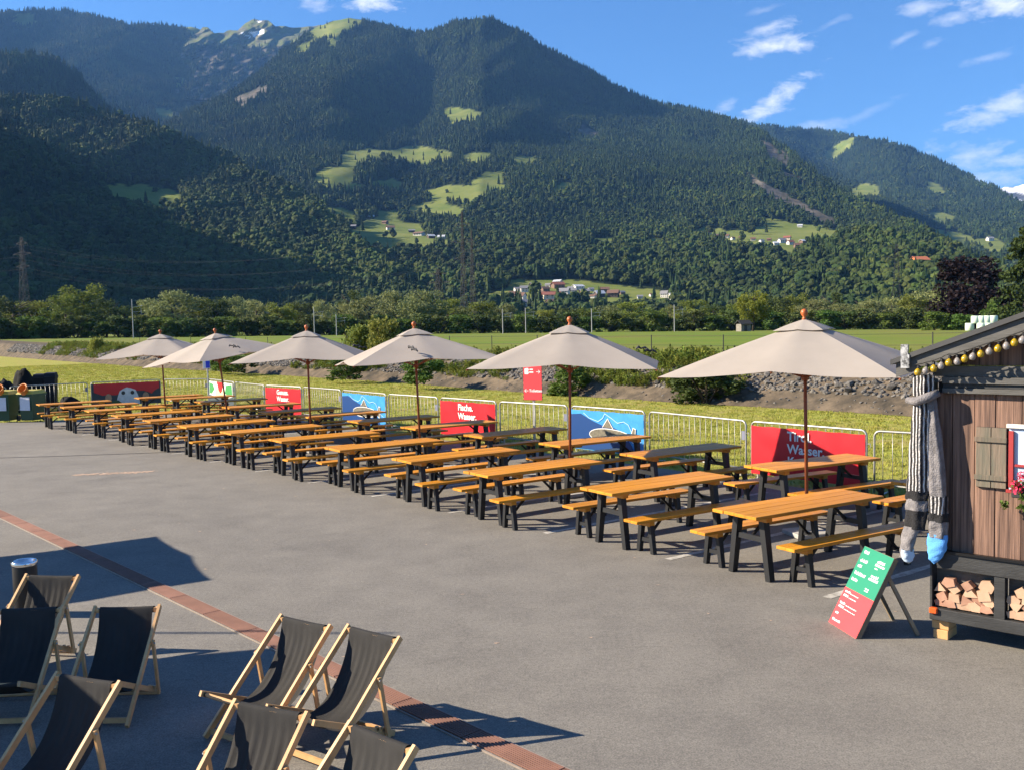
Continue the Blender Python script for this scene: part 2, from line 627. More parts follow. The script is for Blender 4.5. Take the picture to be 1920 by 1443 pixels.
M_MAIN = [[(633, 306), (640, 287), (690, 283), (720, 287), (760, 278), (800, 281), (850, 292), (846, 300), (800, 304), (750, 299), (700, 299), (660, 309)],
          [(575, 345), (610, 318), (660, 312), (668, 328), (650, 345), (690, 352), (688, 358), (640, 352)], [(880, 290), (925, 292), (912, 300), (870, 310), (862, 300)],
          [(795, 362), (835, 352), (870, 350), (905, 330), (946, 322), (935, 345), (900, 360), (905, 370), (880, 382), (850, 372), (815, 374)],
          [(760, 397), (800, 383), (830, 384), (868, 397), (868, 407), (820, 406), (790, 404)], [(880, 395), (897, 393), (895, 405), (884, 404)],
          [(622, 440), (640, 432), (668, 432), (690, 420), (715, 410), (760, 420), (800, 428), (800, 436), (770, 438), (850, 455), (845, 464), (760, 468), (720, 470), (690, 464), (640, 452)],
          [(828, 212), (845, 206), (880, 208), (906, 217), (880, 224), (845, 232), (838, 222)], [(590, 392), (640, 395), (676, 408), (660, 415), (600, 402)],
          [(1290, 438), (1320, 432), (1400, 437), (1432, 428), (1420, 414), (1450, 412), (1480, 422), (1540, 426), (1575, 440), (1570, 462), (1545, 470), (1500, 470), (1470, 478), (1440, 462), (1390, 462), (1340, 452)],
          [(1203, 452), (1245, 450), (1252, 458), (1215, 462)], [(900, 352), (930, 346), (960, 352), (930, 362)], [(690, 345), (740, 340), (760, 346), (720, 354)], [(700, 400), (742, 398), (750, 408), (710, 412)], [(960, 300), (1000, 296), (1010, 302), (975, 308)], [(1100, 455), (1150, 450), (1165, 458), (1120, 464)], [(1490, 352), (1500, 350), (1512, 356), (1500, 360)], [(1035, 352), (1060, 344), (1072, 348), (1045, 360)],
          [(880, 562), (930, 552), (965, 540), (985, 552), (960, 566), (900, 572)], [(955, 530), (1060, 528), (1165, 540), (1260, 552), (1260, 575), (960, 575)],
          [(575, 66), (600, 50), (640, 34), (668, 33), (684, 40), (650, 52), (620, 66), (590, 74)], [(545, 100), (570, 86), (588, 84), (566, 100)], [(610, 82), (632, 70), (640, 74), (618, 88)]]
HM = Hill('main_mountain', [(180, 330), (260, 268), (300, 245), (345, 214), (400, 190), (440, 172), (480, 142), (510, 112), (545, 84), (590, 52), (625, 40), (655, 33), (690, 40),
                            (740, 53), (790, 63), (812, 58), (850, 43), (885, 36), (925, 37), (952, 47), (985, 65), (1020, 88), (1060, 110), (1100, 128), (1140, 153), (1190, 178),
                            (1230, 194), (1290, 206), (1340, 216), (1390, 232), (1430, 250), (1475, 282), (1520, 320), (1560, 350), (1605, 377), (1650, 396), (1700, 420),
                            (1760, 455), (1840, 500), (2000, 560), (2100, 590)], 606,
          [(606, 800), (560, 930), (520, 1060), (480, 1200), (462, 1300), (432, 1700), (415, 1780), (385, 1930), (340, 2150), (306, 2350), (278, 2700), (250, 2850), (228, 2980), (205, 3180), (100, 3750), (30, 4200)],
          360, 210, .11, 420, 3, M_MAIN,
          [[(1388, 316), (1440, 346), (1500, 380), (1562, 411), (1571, 422), (1550, 421), (1480, 394), (1412, 351)], [(1480, 372), (1500, 388), (1512, 396), (1496, 394)],
           [(1425, 262), (1470, 285), (1490, 312), (1475, 318), (1440, 300)], [(1450, 318), (1500, 330), (1510, 345), (1470, 338)], [(430, 190), (505, 160), (500, 172), (440, 205)],
           [(1085, 232), (1125, 250), (1120, 262), (1080, 250)]],
          du=[(180, .10), (420, .04), (620, -.05), (780, .03), (900, -.10), (970, -.06), (1120, .12), (1240, .24), (1340, .27), (1430, .14), (1600, .34), (1800, .3)])
HL = Hill('near_wooded_hill', [(-2700, -560), (-2300, -820), (-2000, -460), (-1700, -640), (-1450, -330), (-1230, -440), (-1060, -240), (-900, -300), (-760, -150), (-640, -130), (-420, 60), (-200, 160), (0, 184), (60, 190), (130, 194), (200, 214), (290, 240), (345, 264), (420, 292), (500, 336), (560, 362), (600, 384), (640, 425),  # points far left of frame: unseen ridge added to shade the visible slope
                               (690, 480), (740, 520), (800, 565), (850, 600)], 606, [(606, 780), (540, 960), (470, 1130), (398, 1300), (352, 1500), (300, 1620), (180, 1950), (-120, 2300)], 420, 130, .10, 240, 9,
          [[(190, 350), (255, 350), (330, 362), (345, 374), (326, 388), (285, 394), (225, 378), (195, 362)]], du=[(-2700, -.46), (-1250, -.42), (-900, -.36), (-600, -.18), (-400, -.14), (0, -.10), (250, .0), (600, .14), (850, .2)])
H2 = Hill('dark_side_hill', [(-420, 120), (-150, 100), (0, 100), (60, 102), (105, 110), (150, 140), (190, 188), (240, 240), (280, 290)], 330, [(330, 2100), (200, 2600), (90, 3000)], 90, 50, .07, 300, 14, du=[(-400, -.2), (0, -.05), (280, .15)])
H3 = Hill('far_left_ridge', [(-500, 30), (-200, 40), (0, 24), (60, 18), (130, 20), (175, 32), (240, 46), (310, 48), (365, 53), (405, 68), (440, 94), (470, 128), (510, 175), (560, 230)], 360,
          [(360, 2700), (240, 3600), (170, 4300), (100, 5000), (15, 5700)], 190, 110, .07, 520, 21, [[(325, 152), (350, 148), (372, 158), (350, 166), (330, 163)], [(340, 52), (372, 55), (390, 70), (360, 66)],
                                                                                                     [(285, 205), (320, 210), (330, 222), (300, 220)], [(20, 28), (60, 30), (70, 45), (40, 42)]], du=[(-400, -.2), (0, -.06), (200, -.03), (480, .14), (560, .1)])
H4 = Hill('rocky_peak', [(300, 90), (372, 62), (380, 52), (388, 50), (400, 60), (418, 62), (432, 56), (446, 57), (460, 42), (476, 35), (490, 39), (502, 40), (516, 50), (535, 50), (552, 54),
                         (570, 50), (600, 46), (640, 40), (700, 62), (800, 120)], 190, [(190, 4500), (110, 5200), (30, 6000)], 220, 110, .055, 150, 33,
          snow=[[(450, 62), (462, 60), (458, 64)], [(468, 63), (480, 60), (494, 57), (492, 63), (484, 67), (480, 70), (474, 67)], [(458, 66), (468, 70), (464, 71)], [(484, 40), (488, 38), (486, 43)]], rockall=.36, jag=1.6, grassall=.75)
H5 = Hill('far_right_hill', [(1250, 300), (1340, 240), (1390, 228), (1430, 234), (1480, 241), (1545, 246), (1600, 255), (1660, 264), (1700, 276), (1750, 297), (1800, 321), (1850, 346), (1900, 372),
                             (1960, 405), (2100, 440), (2400, 470)], 606, [(606, 1600), (540, 2000), (480, 2400), (440, 3100), (350, 4500), (225, 6000)], 220, 130, .06, 480, 41,
          [[(1592, 360), (1612, 352), (1640, 348), (1648, 364), (1625, 368), (1600, 368)], [(1735, 402), (1770, 402), (1795, 412), (1765, 420), (1745, 415)], [(1745, 466), (1785, 468), (1818, 484), (1790, 492), (1760, 478)],
           [(1540, 290), (1580, 268), (1600, 262), (1590, 275), (1555, 296)], [(1820, 455), (1860, 445), (1890, 465), (1850, 480)], [(1700, 425), (1790, 440), (1830, 452), (1800, 462), (1740, 448)], [(1735, 345), (1760, 350), (1770, 365), (1745, 360)]], du=[(1250, .05), (1450, -.08), (1560, .06), (1680, -.06), (1850, .08), (2100, 0)])
H6 = Hill('wooded_knoll', [(1400, 590), (1450, 530), (1510, 480), (1560, 452), (1610, 440), (1650, 446), (1700, 462), (1745, 490), (1775, 520), (1840, 545), (1960, 555), (2150, 590)], 606,
          [(606, 760), (560, 900), (500, 1060), (430, 1300)], 110, 60, .08, 160, 52, [[(1745, 555), (1790, 552), (1800, 560), (1760, 562)]])
H7 = Hill('snowy_mountain', [(1780, 420), (1840, 380), (1868, 355), (1885, 350), (1900, 352), (1920, 346), (1960, 338), (2020, 320), (2150, 330), (2400, 400)], 470, [(470, 7000), (320, 9800)], 120, 50, .05, 700, 61,
          snow=[[(1860, 352), (2400, 300), (2400, 372), (2000, 372), (1930, 368), (1900, 362)], [(1880, 365), (1925, 378), (1915, 392), (1895, 375)]], rockall=.8, jag=1.5)


# ------------------------------------------------------------------ scattering (woods, weeds, grass)
def scatter(name, P, S, RZ, IDX, protos, **pr):
    me = bpy.data.meshes.new(name)
    me.vertices.add(len(P))
    me.vertices.foreach_set('co', np.asarray(P, np.float32).ravel())
    for nm, typ, a in (('sc', 'FLOAT_VECTOR', S), ('rz', 'FLOAT', RZ), ('pick', 'INT', IDX)):
        at = me.attributes.new(nm, typ, 'POINT')
        at.data.foreach_set('vector' if typ == 'FLOAT_VECTOR' else 'value', np.asarray(a, np.int32 if typ == 'INT' else np.float32).ravel())
    me.update()
    o = link(name, me, **pr)
    g = bpy.data.node_groups.new(name + '_nodes', 'GeometryNodeTree')
    g.interface.new_socket('Geometry', in_out='INPUT', socket_type='NodeSocketGeometry')
    g.interface.new_socket('Geometry', in_out='OUTPUT', socket_type='NodeSocketGeometry')
    N, L = g.nodes, g.links
    gi, go = N.new('NodeGroupInput'), N.new('NodeGroupOutput')

    def named(n, t):
        a = N.new('GeometryNodeInputNamedAttribute')
        a.data_type = t
        a.inputs['Name'].default_value = n
        return a.outputs[0]
    sc, rz, pk = named('sc', 'FLOAT_VECTOR'), named('rz', 'FLOAT'), named('pick', 'INT')
    cb = N.new('ShaderNodeCombineXYZ')
    L.new(rz, cb.inputs[2])
    join = N.new('GeometryNodeJoinGeometry')
    for k, pm in enumerate(protos):
        src = bpy.data.objects.new(name + '_source', pm)      # never linked to the scene itself
        oi = N.new('GeometryNodeObjectInfo')
        oi.inputs['Object'].default_value = src
        oi.inputs['As Instance'].default_value = True
        cmp_ = N.new('FunctionNodeCompare')
        cmp_.data_type = 'INT'
        cmp_.operation = 'EQUAL'
        L.new(pk, cmp_.inputs[2])
        cmp_.inputs[3].default_value = k
        ip = N.new('GeometryNodeInstanceOnPoints')
        L.new(gi.outputs[0], ip.inputs['Points'])
        L.new(cmp_.outputs[0], ip.inputs['Selection'])
        L.new(oi.outputs['Geometry'], ip.inputs['Instance'])
        L.new(cb.outputs[0], ip.inputs['Rotation'])
        L.new(sc, ip.inputs['Scale'])
        L.new(ip.outputs[0], join.inputs[0])
    L.new(join.outputs[0], go.inputs[0])
    md = o.modifiers.new('scatter', 'NODES')
    md.node_group = g
    return o


ICO = None


def ico(sub=0):
    t = (1 + 5 ** .5) / 2
    v = np.array([(-1, t, 0), (1, t, 0), (-1, -t, 0), (1, -t, 0), (0, -1, t), (0, 1, t), (0, -1, -t), (0, 1, -t), (t, 0, -1), (t, 0, 1), (-t, 0, -1), (-t, 0, 1)], float)
    v /= np.linalg.norm(v[0])
    f = [(0, 11, 5), (0, 5, 1), (0, 1, 7), (0, 7, 10), (0, 10, 11), (1, 5, 9), (5, 11, 4), (11, 10, 2), (10, 7, 6), (7, 1, 8), (3, 9, 4), (3, 4, 2), (3, 2, 6), (3, 6, 8), (3, 8, 9),
         (4, 9, 5), (2, 4, 11), (6, 2, 10), (8, 6, 7), (9, 8, 1)]
    for _ in range(sub):
        cache = {}
        vl = list(v)

        def mid(a, b):
            k = (min(a, b), max(a, b))
            if k not in cache:
                q = vl[a] + vl[b]
                vl.append(q / np.linalg.norm(q))
                cache[k] = len(vl) - 1
            return cache[k]
        nf = []
        for a, b, c in f:
            ab, bc, ca = mid(a, b), mid(b, c), mid(c, a)
            nf += [(a, ab, ca), (b, bc, ab), (c, ca, bc), (ab, bc, ca)]
        v, f = np.array(vl), nf
    return v, f


MT['conifer'] = mat('conifer_foliage', (.027, .046, .015), .8, randobj=.28, hue=.015, spec=.1)
MT['woodleaf'] = mat('wood_foliage', (.036, .054, .015), .8, randobj=.32, hue=.025, spec=.1)
for _m in (MT['conifer'], MT['woodleaf']):          # stands of different age and kind: tint drifts over the land
    N, L = _m.node_tree.nodes, _m.node_tree.links
    hs = [n for n in N if n.type == 'HUE_SAT'][0]
    ge = N.new('ShaderNodeNewGeometry')
    nz = N.new('ShaderNodeTexNoise')
    nz.inputs['Scale'].default_value = .006
    nz.inputs['Detail'].default_value = 5
    nz.inputs['Roughness'].default_value = .6
    L.new(ge.outputs['Position'], nz.inputs['Vector'])
    rp = N.new('ShaderNodeValToRGB')
    rp.color_ramp.elements[0].position, rp.color_ramp.elements[1].position = .34, .66
    rp.color_ramp.elements[0].color, rp.color_ramp.elements[1].color = (.55, .62, .72, 1), (1.35, 1.30, 1.05, 1)
    L.new(nz.outputs['Fac'], rp.inputs[0])
    mx = N.new('ShaderNodeMix')
    mx.data_type = 'RGBA'
    mx.blend_type = 'MULTIPLY'
    mx.inputs[0].default_value = 1.0
    L.new(hs.outputs[0], mx.inputs[6])
    L.new(rp.outputs[0], mx.inputs[7])
    L.new(mx.outputs[2], N['Principled BSDF'].inputs['Base Color'])


def far_conifer(seed):
    r = np.random.default_rng(seed)
    mb = MB()
    for k in range(5):
        z0, z1 = .08 + .17 * k, .08 + .17 * k + .36
        rad = .19 * (1 - k / 5.6)
        n = 10
        ring = [(rad * (1.15 if i % 2 else .62) * r.uniform(.8, 1.2) * math.cos(2 * math.pi * i / n), rad * (1.15 if i % 2 else .62) * r.uniform(.8, 1.2) * math.sin(2 * math.pi * i / n), z0 - (.03 if i % 2 else 0)) for i in range(n)]
        mb.add(ring + [(0, 0, min(z1, 1))], [(i, (i + 1) % n, n) for i in range(n)])
    mb.tube([(0, 0, -.1), (0, 0, .3)], .02, 5)
    return mb.mesh('far_conifer', MT['conifer'])


def far_broadleaf(seed):
    r = np.random.default_rng(seed)
    mb = MB()
    v, f = ico(1)
    for k in range(9):
        a, rr = r.uniform(0, 6.3), r.uniform(0, .27)
        zc = r.uniform(.34, .84)
        rr *= 1.1 - abs(zc - .5)
        q = v * r.uniform(.74, 1.2, (42, 1)) * np.array([1, 1, 1.05]) * r.uniform(.14, .23)
        mb.add(q + (rr * math.cos(a), rr * math.sin(a), zc), f)
    mb.tube([(0, 0, -.1), (0, 0, .4)], .03, 5)
    return mb.mesh('far_broadleaf', MT['woodleaf'])


FAR = [far_conifer(1), far_conifer(2), far_broadleaf(3), far_broadleaf(4), far_broadleaf(5)]


def wood(hill, name, spacing, conif_lo, conif_hi, vlo, vhi, hc, hb, seed, cluster=0.0):
    q, u, v = hill.scatter(spacing, seed)
    r = np.random.default_rng(seed + 1)
    n = len(q)
    f = np.clip((v - vlo) / (vhi - vlo), 0, 1)
    pc = conif_lo + (conif_hi - conif_lo) * f + .5 * fbm(u / 22, v / 13, seed, 3)
    c = r.random(n) < pc
    idx = np.where(c, r.integers(0, 2, n), r.integers(2, 5, n))
    h = np.where(c, hc, hb) * r.uniform(.62, 1.2, n) * (1 + .35 * fbm(q[:, 0] / 60, q[:, 1] / 60, seed + 7, 2))
    w = h * np.where(c, r.uniform(.75, 1.15, n), r.uniform(.95, 1.35, n))
    q[:, 2] -= .04 * h
    return scatter(name, q, np.stack([w, w, h], 1), r.uniform(0, 6.28, n), idx, FAR, kind='stuff', label='dense dark green wood covering the ' + hill.ob.name.replace('_', ' '), category='forest')


wood(HM, 'mountain_forest', 8.2, .15, .92, 480, 300, 20, 13.5, 100)
wood(HL, 'hill_forest', 6.8, .12, .6, 480, 260, 18, 13, 101)
wood(H2, 'side_hill_forest', 8.6, .9, .95, 300, 100, 21, 15, 102)
wood(H3, 'ridge_forest', 11.5, .9, .98, 300, 100, 23, 16, 103)
wood(H4, 'peak_forest', 11.5, .9, .98, 300, 100, 20, 14, 106)
wood(H5, 'right_hill_forest', 11.5, .4, .85, 480, 330, 22, 15, 104)
wood(H6, 'knoll_forest', 6.8, .08, .35, 560, 450, 18, 13.5, 105)


# ------------------------------------------------------------------ near ground
def asphalt_mat():
    m = bpy.data.materials.new('asphalt')
    m.use_nodes = True
    N, L = m.node_tree.nodes, m.node_tree.links
    b = N['Principled BSDF']
    b.inputs['Roughness'].default_value = .86
    b.inputs['Specular IOR Level'].default_value = .25
    geo = N.new('ShaderNodeNewGeometry')

    def tex(scale, detail, rough=.6, typ='ShaderNodeTexNoise'):
        n = N.new(typ)
        n.inputs['Scale'].default_value = scale
        if typ == 'ShaderNodeTexNoise':
            n.inputs['Detail'].default_value = detail
            n.inputs['Roughness'].default_value = rough
        L.new(geo.outputs['Position'], n.inputs['Vector'])
        return n.outputs['Fac' if typ == 'ShaderNodeTexNoise' else 'Distance']

    def ramp(fac, stops):
        r = N.new('ShaderNodeValToRGB')
        e = r.color_ramp.elements
        e[0].position, e[0].color = stops[0][0], (*stops[0][1], 1)
        e[1].position, e[1].color = stops[-1][0], (*stops[-1][1], 1)
        for p, c in stops[1:-1]:
            k = e.new(p)
            k.color = (*c, 1)
        L.new(fac, r.inputs[0])
        return r.outputs[0]

    def mul(a, bb, f=1.0):
        x = N.new('ShaderNodeMix')
        x.data_type = 'RGBA'
        x.blend_type = 'MULTIPLY'
        x.inputs[0].default_value = f
        L.new(a, x.inputs[6])
        L.new(bb, x.inputs[7])
        return x.outputs[2]
    base = ramp(tex(.35, 6), [(.3, (.163, .154, .140)), (.7, (.203, .191, .171))])
    grain = ramp(tex(75, 3, .7), [(.33, (.62, .63, .64)), (.5, (.96, .96, .96)), (.66, (1.32, 1.30, 1.26))])
    grit = ramp(tex(22, 5, .75), [(.35, (.82, .82, .82)), (.65, (1.15, 1.15, 1.13))])
    blot = ramp(tex(1.7, 7, .7), [(.32, (.84, .84, .85)), (.6, (1.03, 1.03, 1.03))])
    stain = ramp(tex(.55, 3, .55), [(.30, (.88, .88, .89)), (.42, (1, 1, 1)), (.68, (1.0, 1.0, 1.0)), (.76, (1.09, 1.08, 1.06))])
    # a few hairline cracks
    vo = N.new('ShaderNodeTexVoronoi')
    vo.feature = 'DISTANCE_TO_EDGE'
    vo.inputs['Scale'].default_value = .22
    wp = N.new('ShaderNodeMix')
    wp.data_type = 'VECTOR'
    wp.inputs[0].default_value = .12
    nzc = N.new('ShaderNodeTexNoise')
    nzc.inputs['Scale'].default_value = 1.3
    nzc.inputs['Detail'].default_value = 6
    L.new(geo.outputs['Position'], nzc.inputs['Vector'])
    scl = N.new('ShaderNodeVectorMath')
    scl.operation = 'SCALE'
    scl.inputs['Scale'].default_value = 9.0
    L.new(nzc.outputs['Color'], scl.inputs[0])
    L.new(geo.outputs['Position'], wp.inputs[4])
    L.new(scl.outputs[0], wp.inputs[5])
    L.new(wp.outputs[1], vo.inputs['Vector'])
    crack = ramp(vo.outputs['Distance'], [(0.0, (.62, .62, .62)), (.0022, (1, 1, 1))])
    c = mul(mul(mul(mul(mul(base, grain), grit), blot), stain), crack, .3)
    L.new(c, b.inputs['Base Color'])
    bp = N.new('ShaderNodeBump')
    bp.inputs['Strength'].default_value = .35
    bp.inputs['Distance'].default_value = .006
    L.new(tex(90, 3, .7), bp.inputs['Height'])
    L.new(bp.outputs[0], b.inputs['Normal'])
    return m


def ground_mat(name, c1, c2, c3, s1, s2, bump=.5, bs=25):
    m = bpy.data.materials.new(name)
    m.use_nodes = True
    N, L = m.node_tree.nodes, m.node_tree.links
    b = N['Principled BSDF']
    b.inputs['Roughness'].default_value = .95
    b.inputs['Specular IOR Level'].default_value = .1
    geo = N.new('ShaderNodeNewGeometry')

    def tex(s, d):
        n = N.new('ShaderNodeTexNoise')
        n.inputs['Scale'].default_value = s
        n.inputs['Detail'].default_value = d
        n.inputs['Roughness'].default_value = .68
        L.new(geo.outputs['Position'], n.inputs['Vector'])
        return n.outputs['Fac']
    r = N.new('ShaderNodeValToRGB')
    r.color_ramp.elements[0].position, r.color_ramp.elements[1].position = .33, .67
    r.color_ramp.elements[0].color, r.color_ramp.elements[1].color = (*c1, 1), (*c2, 1)
    L.new(tex(s1, 6), r.inputs[0])
    mr = N.new('ShaderNodeMapRange')
    mr.inputs[1].default_value, mr.inputs[2].default_value = .45, .7
    L.new(tex(s2, 5), mr.inputs[0])
    x = N.new('ShaderNodeMix')
    x.data_type = 'RGBA'
    L.new(mr.outputs[0], x.inputs[0])
    L.new(r.outputs[0], x.inputs[6])
    x.inputs[7].default_value = (*c3, 1)
    L.new(x.outputs[2], b.inputs['Base Color'])
    bp = N.new('ShaderNodeBump')
    bp.inputs['Strength'].default_value = bump
    bp.inputs['Distance'].default_value = .05
    L.new(tex(bs, 4), bp.inputs['Height'])
    L.new(bp.outputs[0], b.inputs['Normal'])
    return m


MT['lawn'] = ground_mat('mown_lawn', (.215, .240, .042), (.315, .305, .070), (.31, .245, .09), 3.0, .55)
MT['meadow'] = ground_mat('meadow_grass', (.095, .160, .020), (.150, .185, .030), (.175, .155, .045), .05, .02, bs=6)
MT['bank'] = ground_mat('sandy_bank', (.066, .055, .042), (.175, .137, .096), (.040, .037, .031), .9, 1.1, bs=9)


def foot_line():
    p = np.array([(46, -18), (24, 13.0), (12.03, 29.2), (9.7, 32.3), (5.67, 36.6), (0, 44.2), (-6.67, 54.0), (-18.5, 69.3), (-33.9, 88.5), (-83, 156), (-150, 248)], float)
    d = np.r_[0, np.cumsum(np.linalg.norm(np.diff(p, axis=0), axis=1))]
    s = np.r_[np.arange(0, 90, .6), np.linspace(90, d[-1], 160)]
    q = np.stack([np.interp(s, d, p[:, 0]), np.interp(s, d, p[:, 1])], 1)
    k = np.ones(9) / 9
    qp = np.pad(q, ((4, 4), (0, 0)), 'edge')
    q = np.stack([np.convolve(qp[:, i], k, 'valid') for i in (0, 1)], 1)
    return q


def meadow_z(x, y):
    t = np.clip((np.hypot(x, y) - 45) / 235, 0, 1)
    return 1.15 * (1 - t) + (1.5 - .0115 * np.clip(x, -190, 190)) * t


FL = foot_line()
_tg = np.gradient(FL, axis=0)
_tg /= np.linalg.norm(_tg, axis=1)[:, None]
FN = np.stack([_tg[:, 1], -_tg[:, 0]], 1)          # away from the car park
FS = np.r_[0, np.cumsum(np.linalg.norm(np.diff(FL, axis=0), axis=1))]


def bank_pt(s, o):
    """point on the embankment: s metres along, o metres across from its foot"""
    s, o = np.asarray(s, float), np.asarray(o, float)
    x, y = np.interp(s, FS, FL[:, 0]), np.interp(s, FS, FL[:, 1])
    nx, ny = np.interp(s, FS, FN[:, 0]), np.interp(s, FS, FN[:, 1])
    X, Y = x + nx * o, y + ny * o
    zc = meadow_z(X, Y)
    fr = np.interp(o, [-.5, 0, .85, 1.05, 2.35, 2.9, 9], [-.04, -.02, .36, .44, .97, 1.02, 1.0])
    wob = .07 * fbm(s / 1.3, o * 1.4, 5, 3) * np.clip(o * 3, 0, 1) * np.clip((9 - o) / 5, 0, 1)
    return np.stack([X, Y, zc * fr + wob], -1)


link('ground', MB().poly([(-40000, -40000, -.9), (40000, -40000, -.9), (40000, 40000, -.9), (-40000, 40000, -.9)]).mesh('ground', MT['meadow']), kind='structure')
lw = [(x, y, -.03) for x, y in FL]
link('lawn', MB().poly(lw + [(-420, 248, -.03), (-420, -60, -.03), (46, -60, -.03)]).mesh('lawn', MT['lawn']), kind='structure')
ASPH = [(16, 2.0), (8.6, 13.0), (5.9, 15.7), (4.2, 17.9), (2.4, 20.2), (.7, 22.2), (-2.4, 25.9), (-5.2, 29.6), (-8.6, 33.6), (-11.6, 36.4), (-14.0, 37.0), (-15.2, 34.4), (-16.6, 33.3), (-30, 33.6), (-70, 34.5), (-70, -40), (16, -40)]
link('asphalt', MB().poly([(x, y, 0) for x, y in ASPH]).mesh('asphalt', asphalt_mat()), kind='structure')
offs = np.array([0, .25, .5, .75, .95, 1.2, 1.5, 1.8, 2.1, 2.4, 2.8, 3.6, 5, 9])
BANK = link('embankment', MB().grid(np.array([bank_pt(FS, np.full(len(FS), o)) for o in offs])).mesh('embankment', MT['bank'], True), kind='structure')
c0 = bank_pt(FS, np.full(len(FS), 8.9))
azs = np.radians(np.linspace(84, -44, len(FS)))
rows = []
for t in np.linspace(0, 1, 26) ** 1.6:
    far = np.stack([900 * np.sin(azs), 900 * np.cos(azs)], 1)
    xy = c0[:, :2] * (1 - t) + far * t
    z = meadow_z(xy[:, 0], xy[:, 1]) + .12 * fbm(xy[:, 0] / 12, xy[:, 1] / 12, 8, 3) * min(1, t * 8) - .01
    rows.append(np.column_stack([xy, z]))
link('meadow', MB().grid(np.array(rows)).mesh('meadow', MT['meadow'], True), kind='structure')

# stones of the embankment: the largest ones singly, the rest as one mass
MT['stone'] = mat('grey_quarry_stone', (.105, .098, .090), .9, var=.45, vscale=5, randobj=.35, coord='Object')
MT['riprap'] = mat('grey_riprap', (.055, .052, .048), .9, col2=(.19, .175, .155), vscale=3.5, coord='Object', contrast=2.6)


def stone(mb, c, size, r):
    v, f = ico(0)
    q = v * r.uniform(.6, 1.15, (12, 1)) * np.array([1.0, .8, .62])
    a, b_ = r.uniform(0, 6.28), r.uniform(-.6, .6)
    ca, sa, cb, sb = math.cos(a), math.sin(a), math.cos(b_), math.sin(b_)
    Rm = np.array([[ca, -sa, 0], [sa, ca, 0], [0, 0, 1]]) @ np.array([[1, 0, 0], [0, cb, -sb], [0, sb, cb]])
    mb.add(q @ Rm.T * size + np.asarray(c), f)


r = np.random.default_rng(31)
mb = MB()
s_near = np.interp(29.2, FL[:, 1], FS)
for k in range(12500):
    s = 26 + 190 * r.random() ** 1.6
    o = r.uniform(.95, 2.6)
    if fbm(np.array(s / 3.), np.array(o), 77, 2) > .42:
        continue
    p_ = bank_pt(s, o)
    stone(mb, p_, r.uniform(.05, .12) * (1 + .011 * max(0, s - 40)), r)
for k in range(330):
    s = 26 + 60 * r.random()
    p_ = bank_pt(s, r.uniform(.1, 1.0))
    stone(mb, p_, r.uniform(.04, .09), r)
link('riprap', mb.mesh('riprap', MT['riprap']), BANK, kind='stuff')
STM = []
for k in range(6):
    b2 = MB()
    stone(b2, (0, 0, 0), 1.0, r)
    STM.append(b2.mesh('stone', MT['stone']))
for k in range(170):
    s = 28 + 55 * r.random() ** 1.3
    p_ = bank_pt(s, r.uniform(.95, 2.4))
    o = link('stone', STM[k % 6], BANK)
    o.location = p_ + (0, 0, .04)
    sz = r.uniform(.13, .24)
    o.scale = (sz, sz, sz)
    o.rotation_euler = (0, 0, r.uniform(0, 6))

# grass on the mown strip, weeds along the embankment
MT['blade'] = mat('grass_blade', (.32, .325, .064), .8, randobj=.30, hue=.025, transl=.3, spec=.1)
MT['weed'] = mat('weed_leaf', (.135, .165, .030), .8, randobj=.35, hue=.03, transl=.3, spec=.1)


def tuft(n, h, w, spread, m, seed, leafy=0):
    r = np.random.default_rng(seed)
    mb = MB()
    for k in range(n):
        a = r.uniform(0, 6.28)
        d = np.array((math.cos(a), math.sin(a), 0))
        b0 = np.array((*(r.normal(0, spread, 2)), 0))
        hh = h * r.uniform(.5, 1.1)
        tip = b0 + d * hh * r.uniform(.1, .6) + (0, 0, hh)
        sd_ = np.array((-d[1], d[0], 0)) * w
        mid = b0 * .5 + tip * .5 + (0, 0, hh * .12)
        mb.add([b0 - sd_, b0 + sd_, mid + sd_ * .8, mid - sd_ * .8, tip], [(0, 1, 2, 3), (3, 2, 4)])
        for j in range(leafy):
            t = r.uniform(.25, 1)
            c = b0 * (1 - t) + tip * t + r.normal(0, .05, 3) * h
            x = r.normal(0, 1, 3)
            x /= np.linalg.norm(x)
            y = np.cross(x, r.normal(0, 1, 3))
            y /= np.linalg.norm(y)
            l = h * r.uniform(.06, .12)
            mb.add([c - x * l, c - y * l * .5, c + x * l, c + y * l * .5], [(0, 1, 2, 3)])
    return mb.mesh('tuft', m)


TG = [tuft(16, .040, .006, .07, MT['blade'], 1), tuft(16, .052, .006, .08, MT['blade'], 2)]
n = 90000
ss = 20 + 130 * r.random(n) ** 1.8
oo = -.1 - (16 + .45 * (ss - 20)) * r.random(n)
P = bank_pt(ss, np.zeros(n))
nx, ny = np.interp(ss, FS, FN[:, 0]), np.interp(ss, FS, FN[:, 1])
P[:, 0] += nx * oo
P[:, 1] += ny * oo
P[:, 2] = -.03
A = np.array(ASPH)
keep = ~in_poly(P[:, 0], P[:, 1], [tuple(q) for q in ASPH])
P = P[keep]
n = len(P)
k = r.uniform(.7, 1.5, n) * (1 + .012 * np.clip(np.hypot(P[:, 0], P[:, 1]) - 40, 0, 80))
scatter('lawn_grass', P, np.stack([k, k, k], 1), r.uniform(0, 6.28, n), r.integers(0, 2, n), TG, kind='stuff', label='short yellow green grass of the mown strip behind the barriers', category='grass')
TW = [tuft(12, .55, .012, .13, MT['weed'], 3, 10), tuft(14, .42, .010, .16, MT['weed'], 4, 8), tuft(10, .75, .012, .12, MT['weed'], 5, 12)]
n = 10500
ss = 20 + 170 * r.random(n) ** 1.4
oo = np.where(r.random(n) < .56, r.uniform(2.3, 6.5, n), r.uniform(.8, 2.3, n))
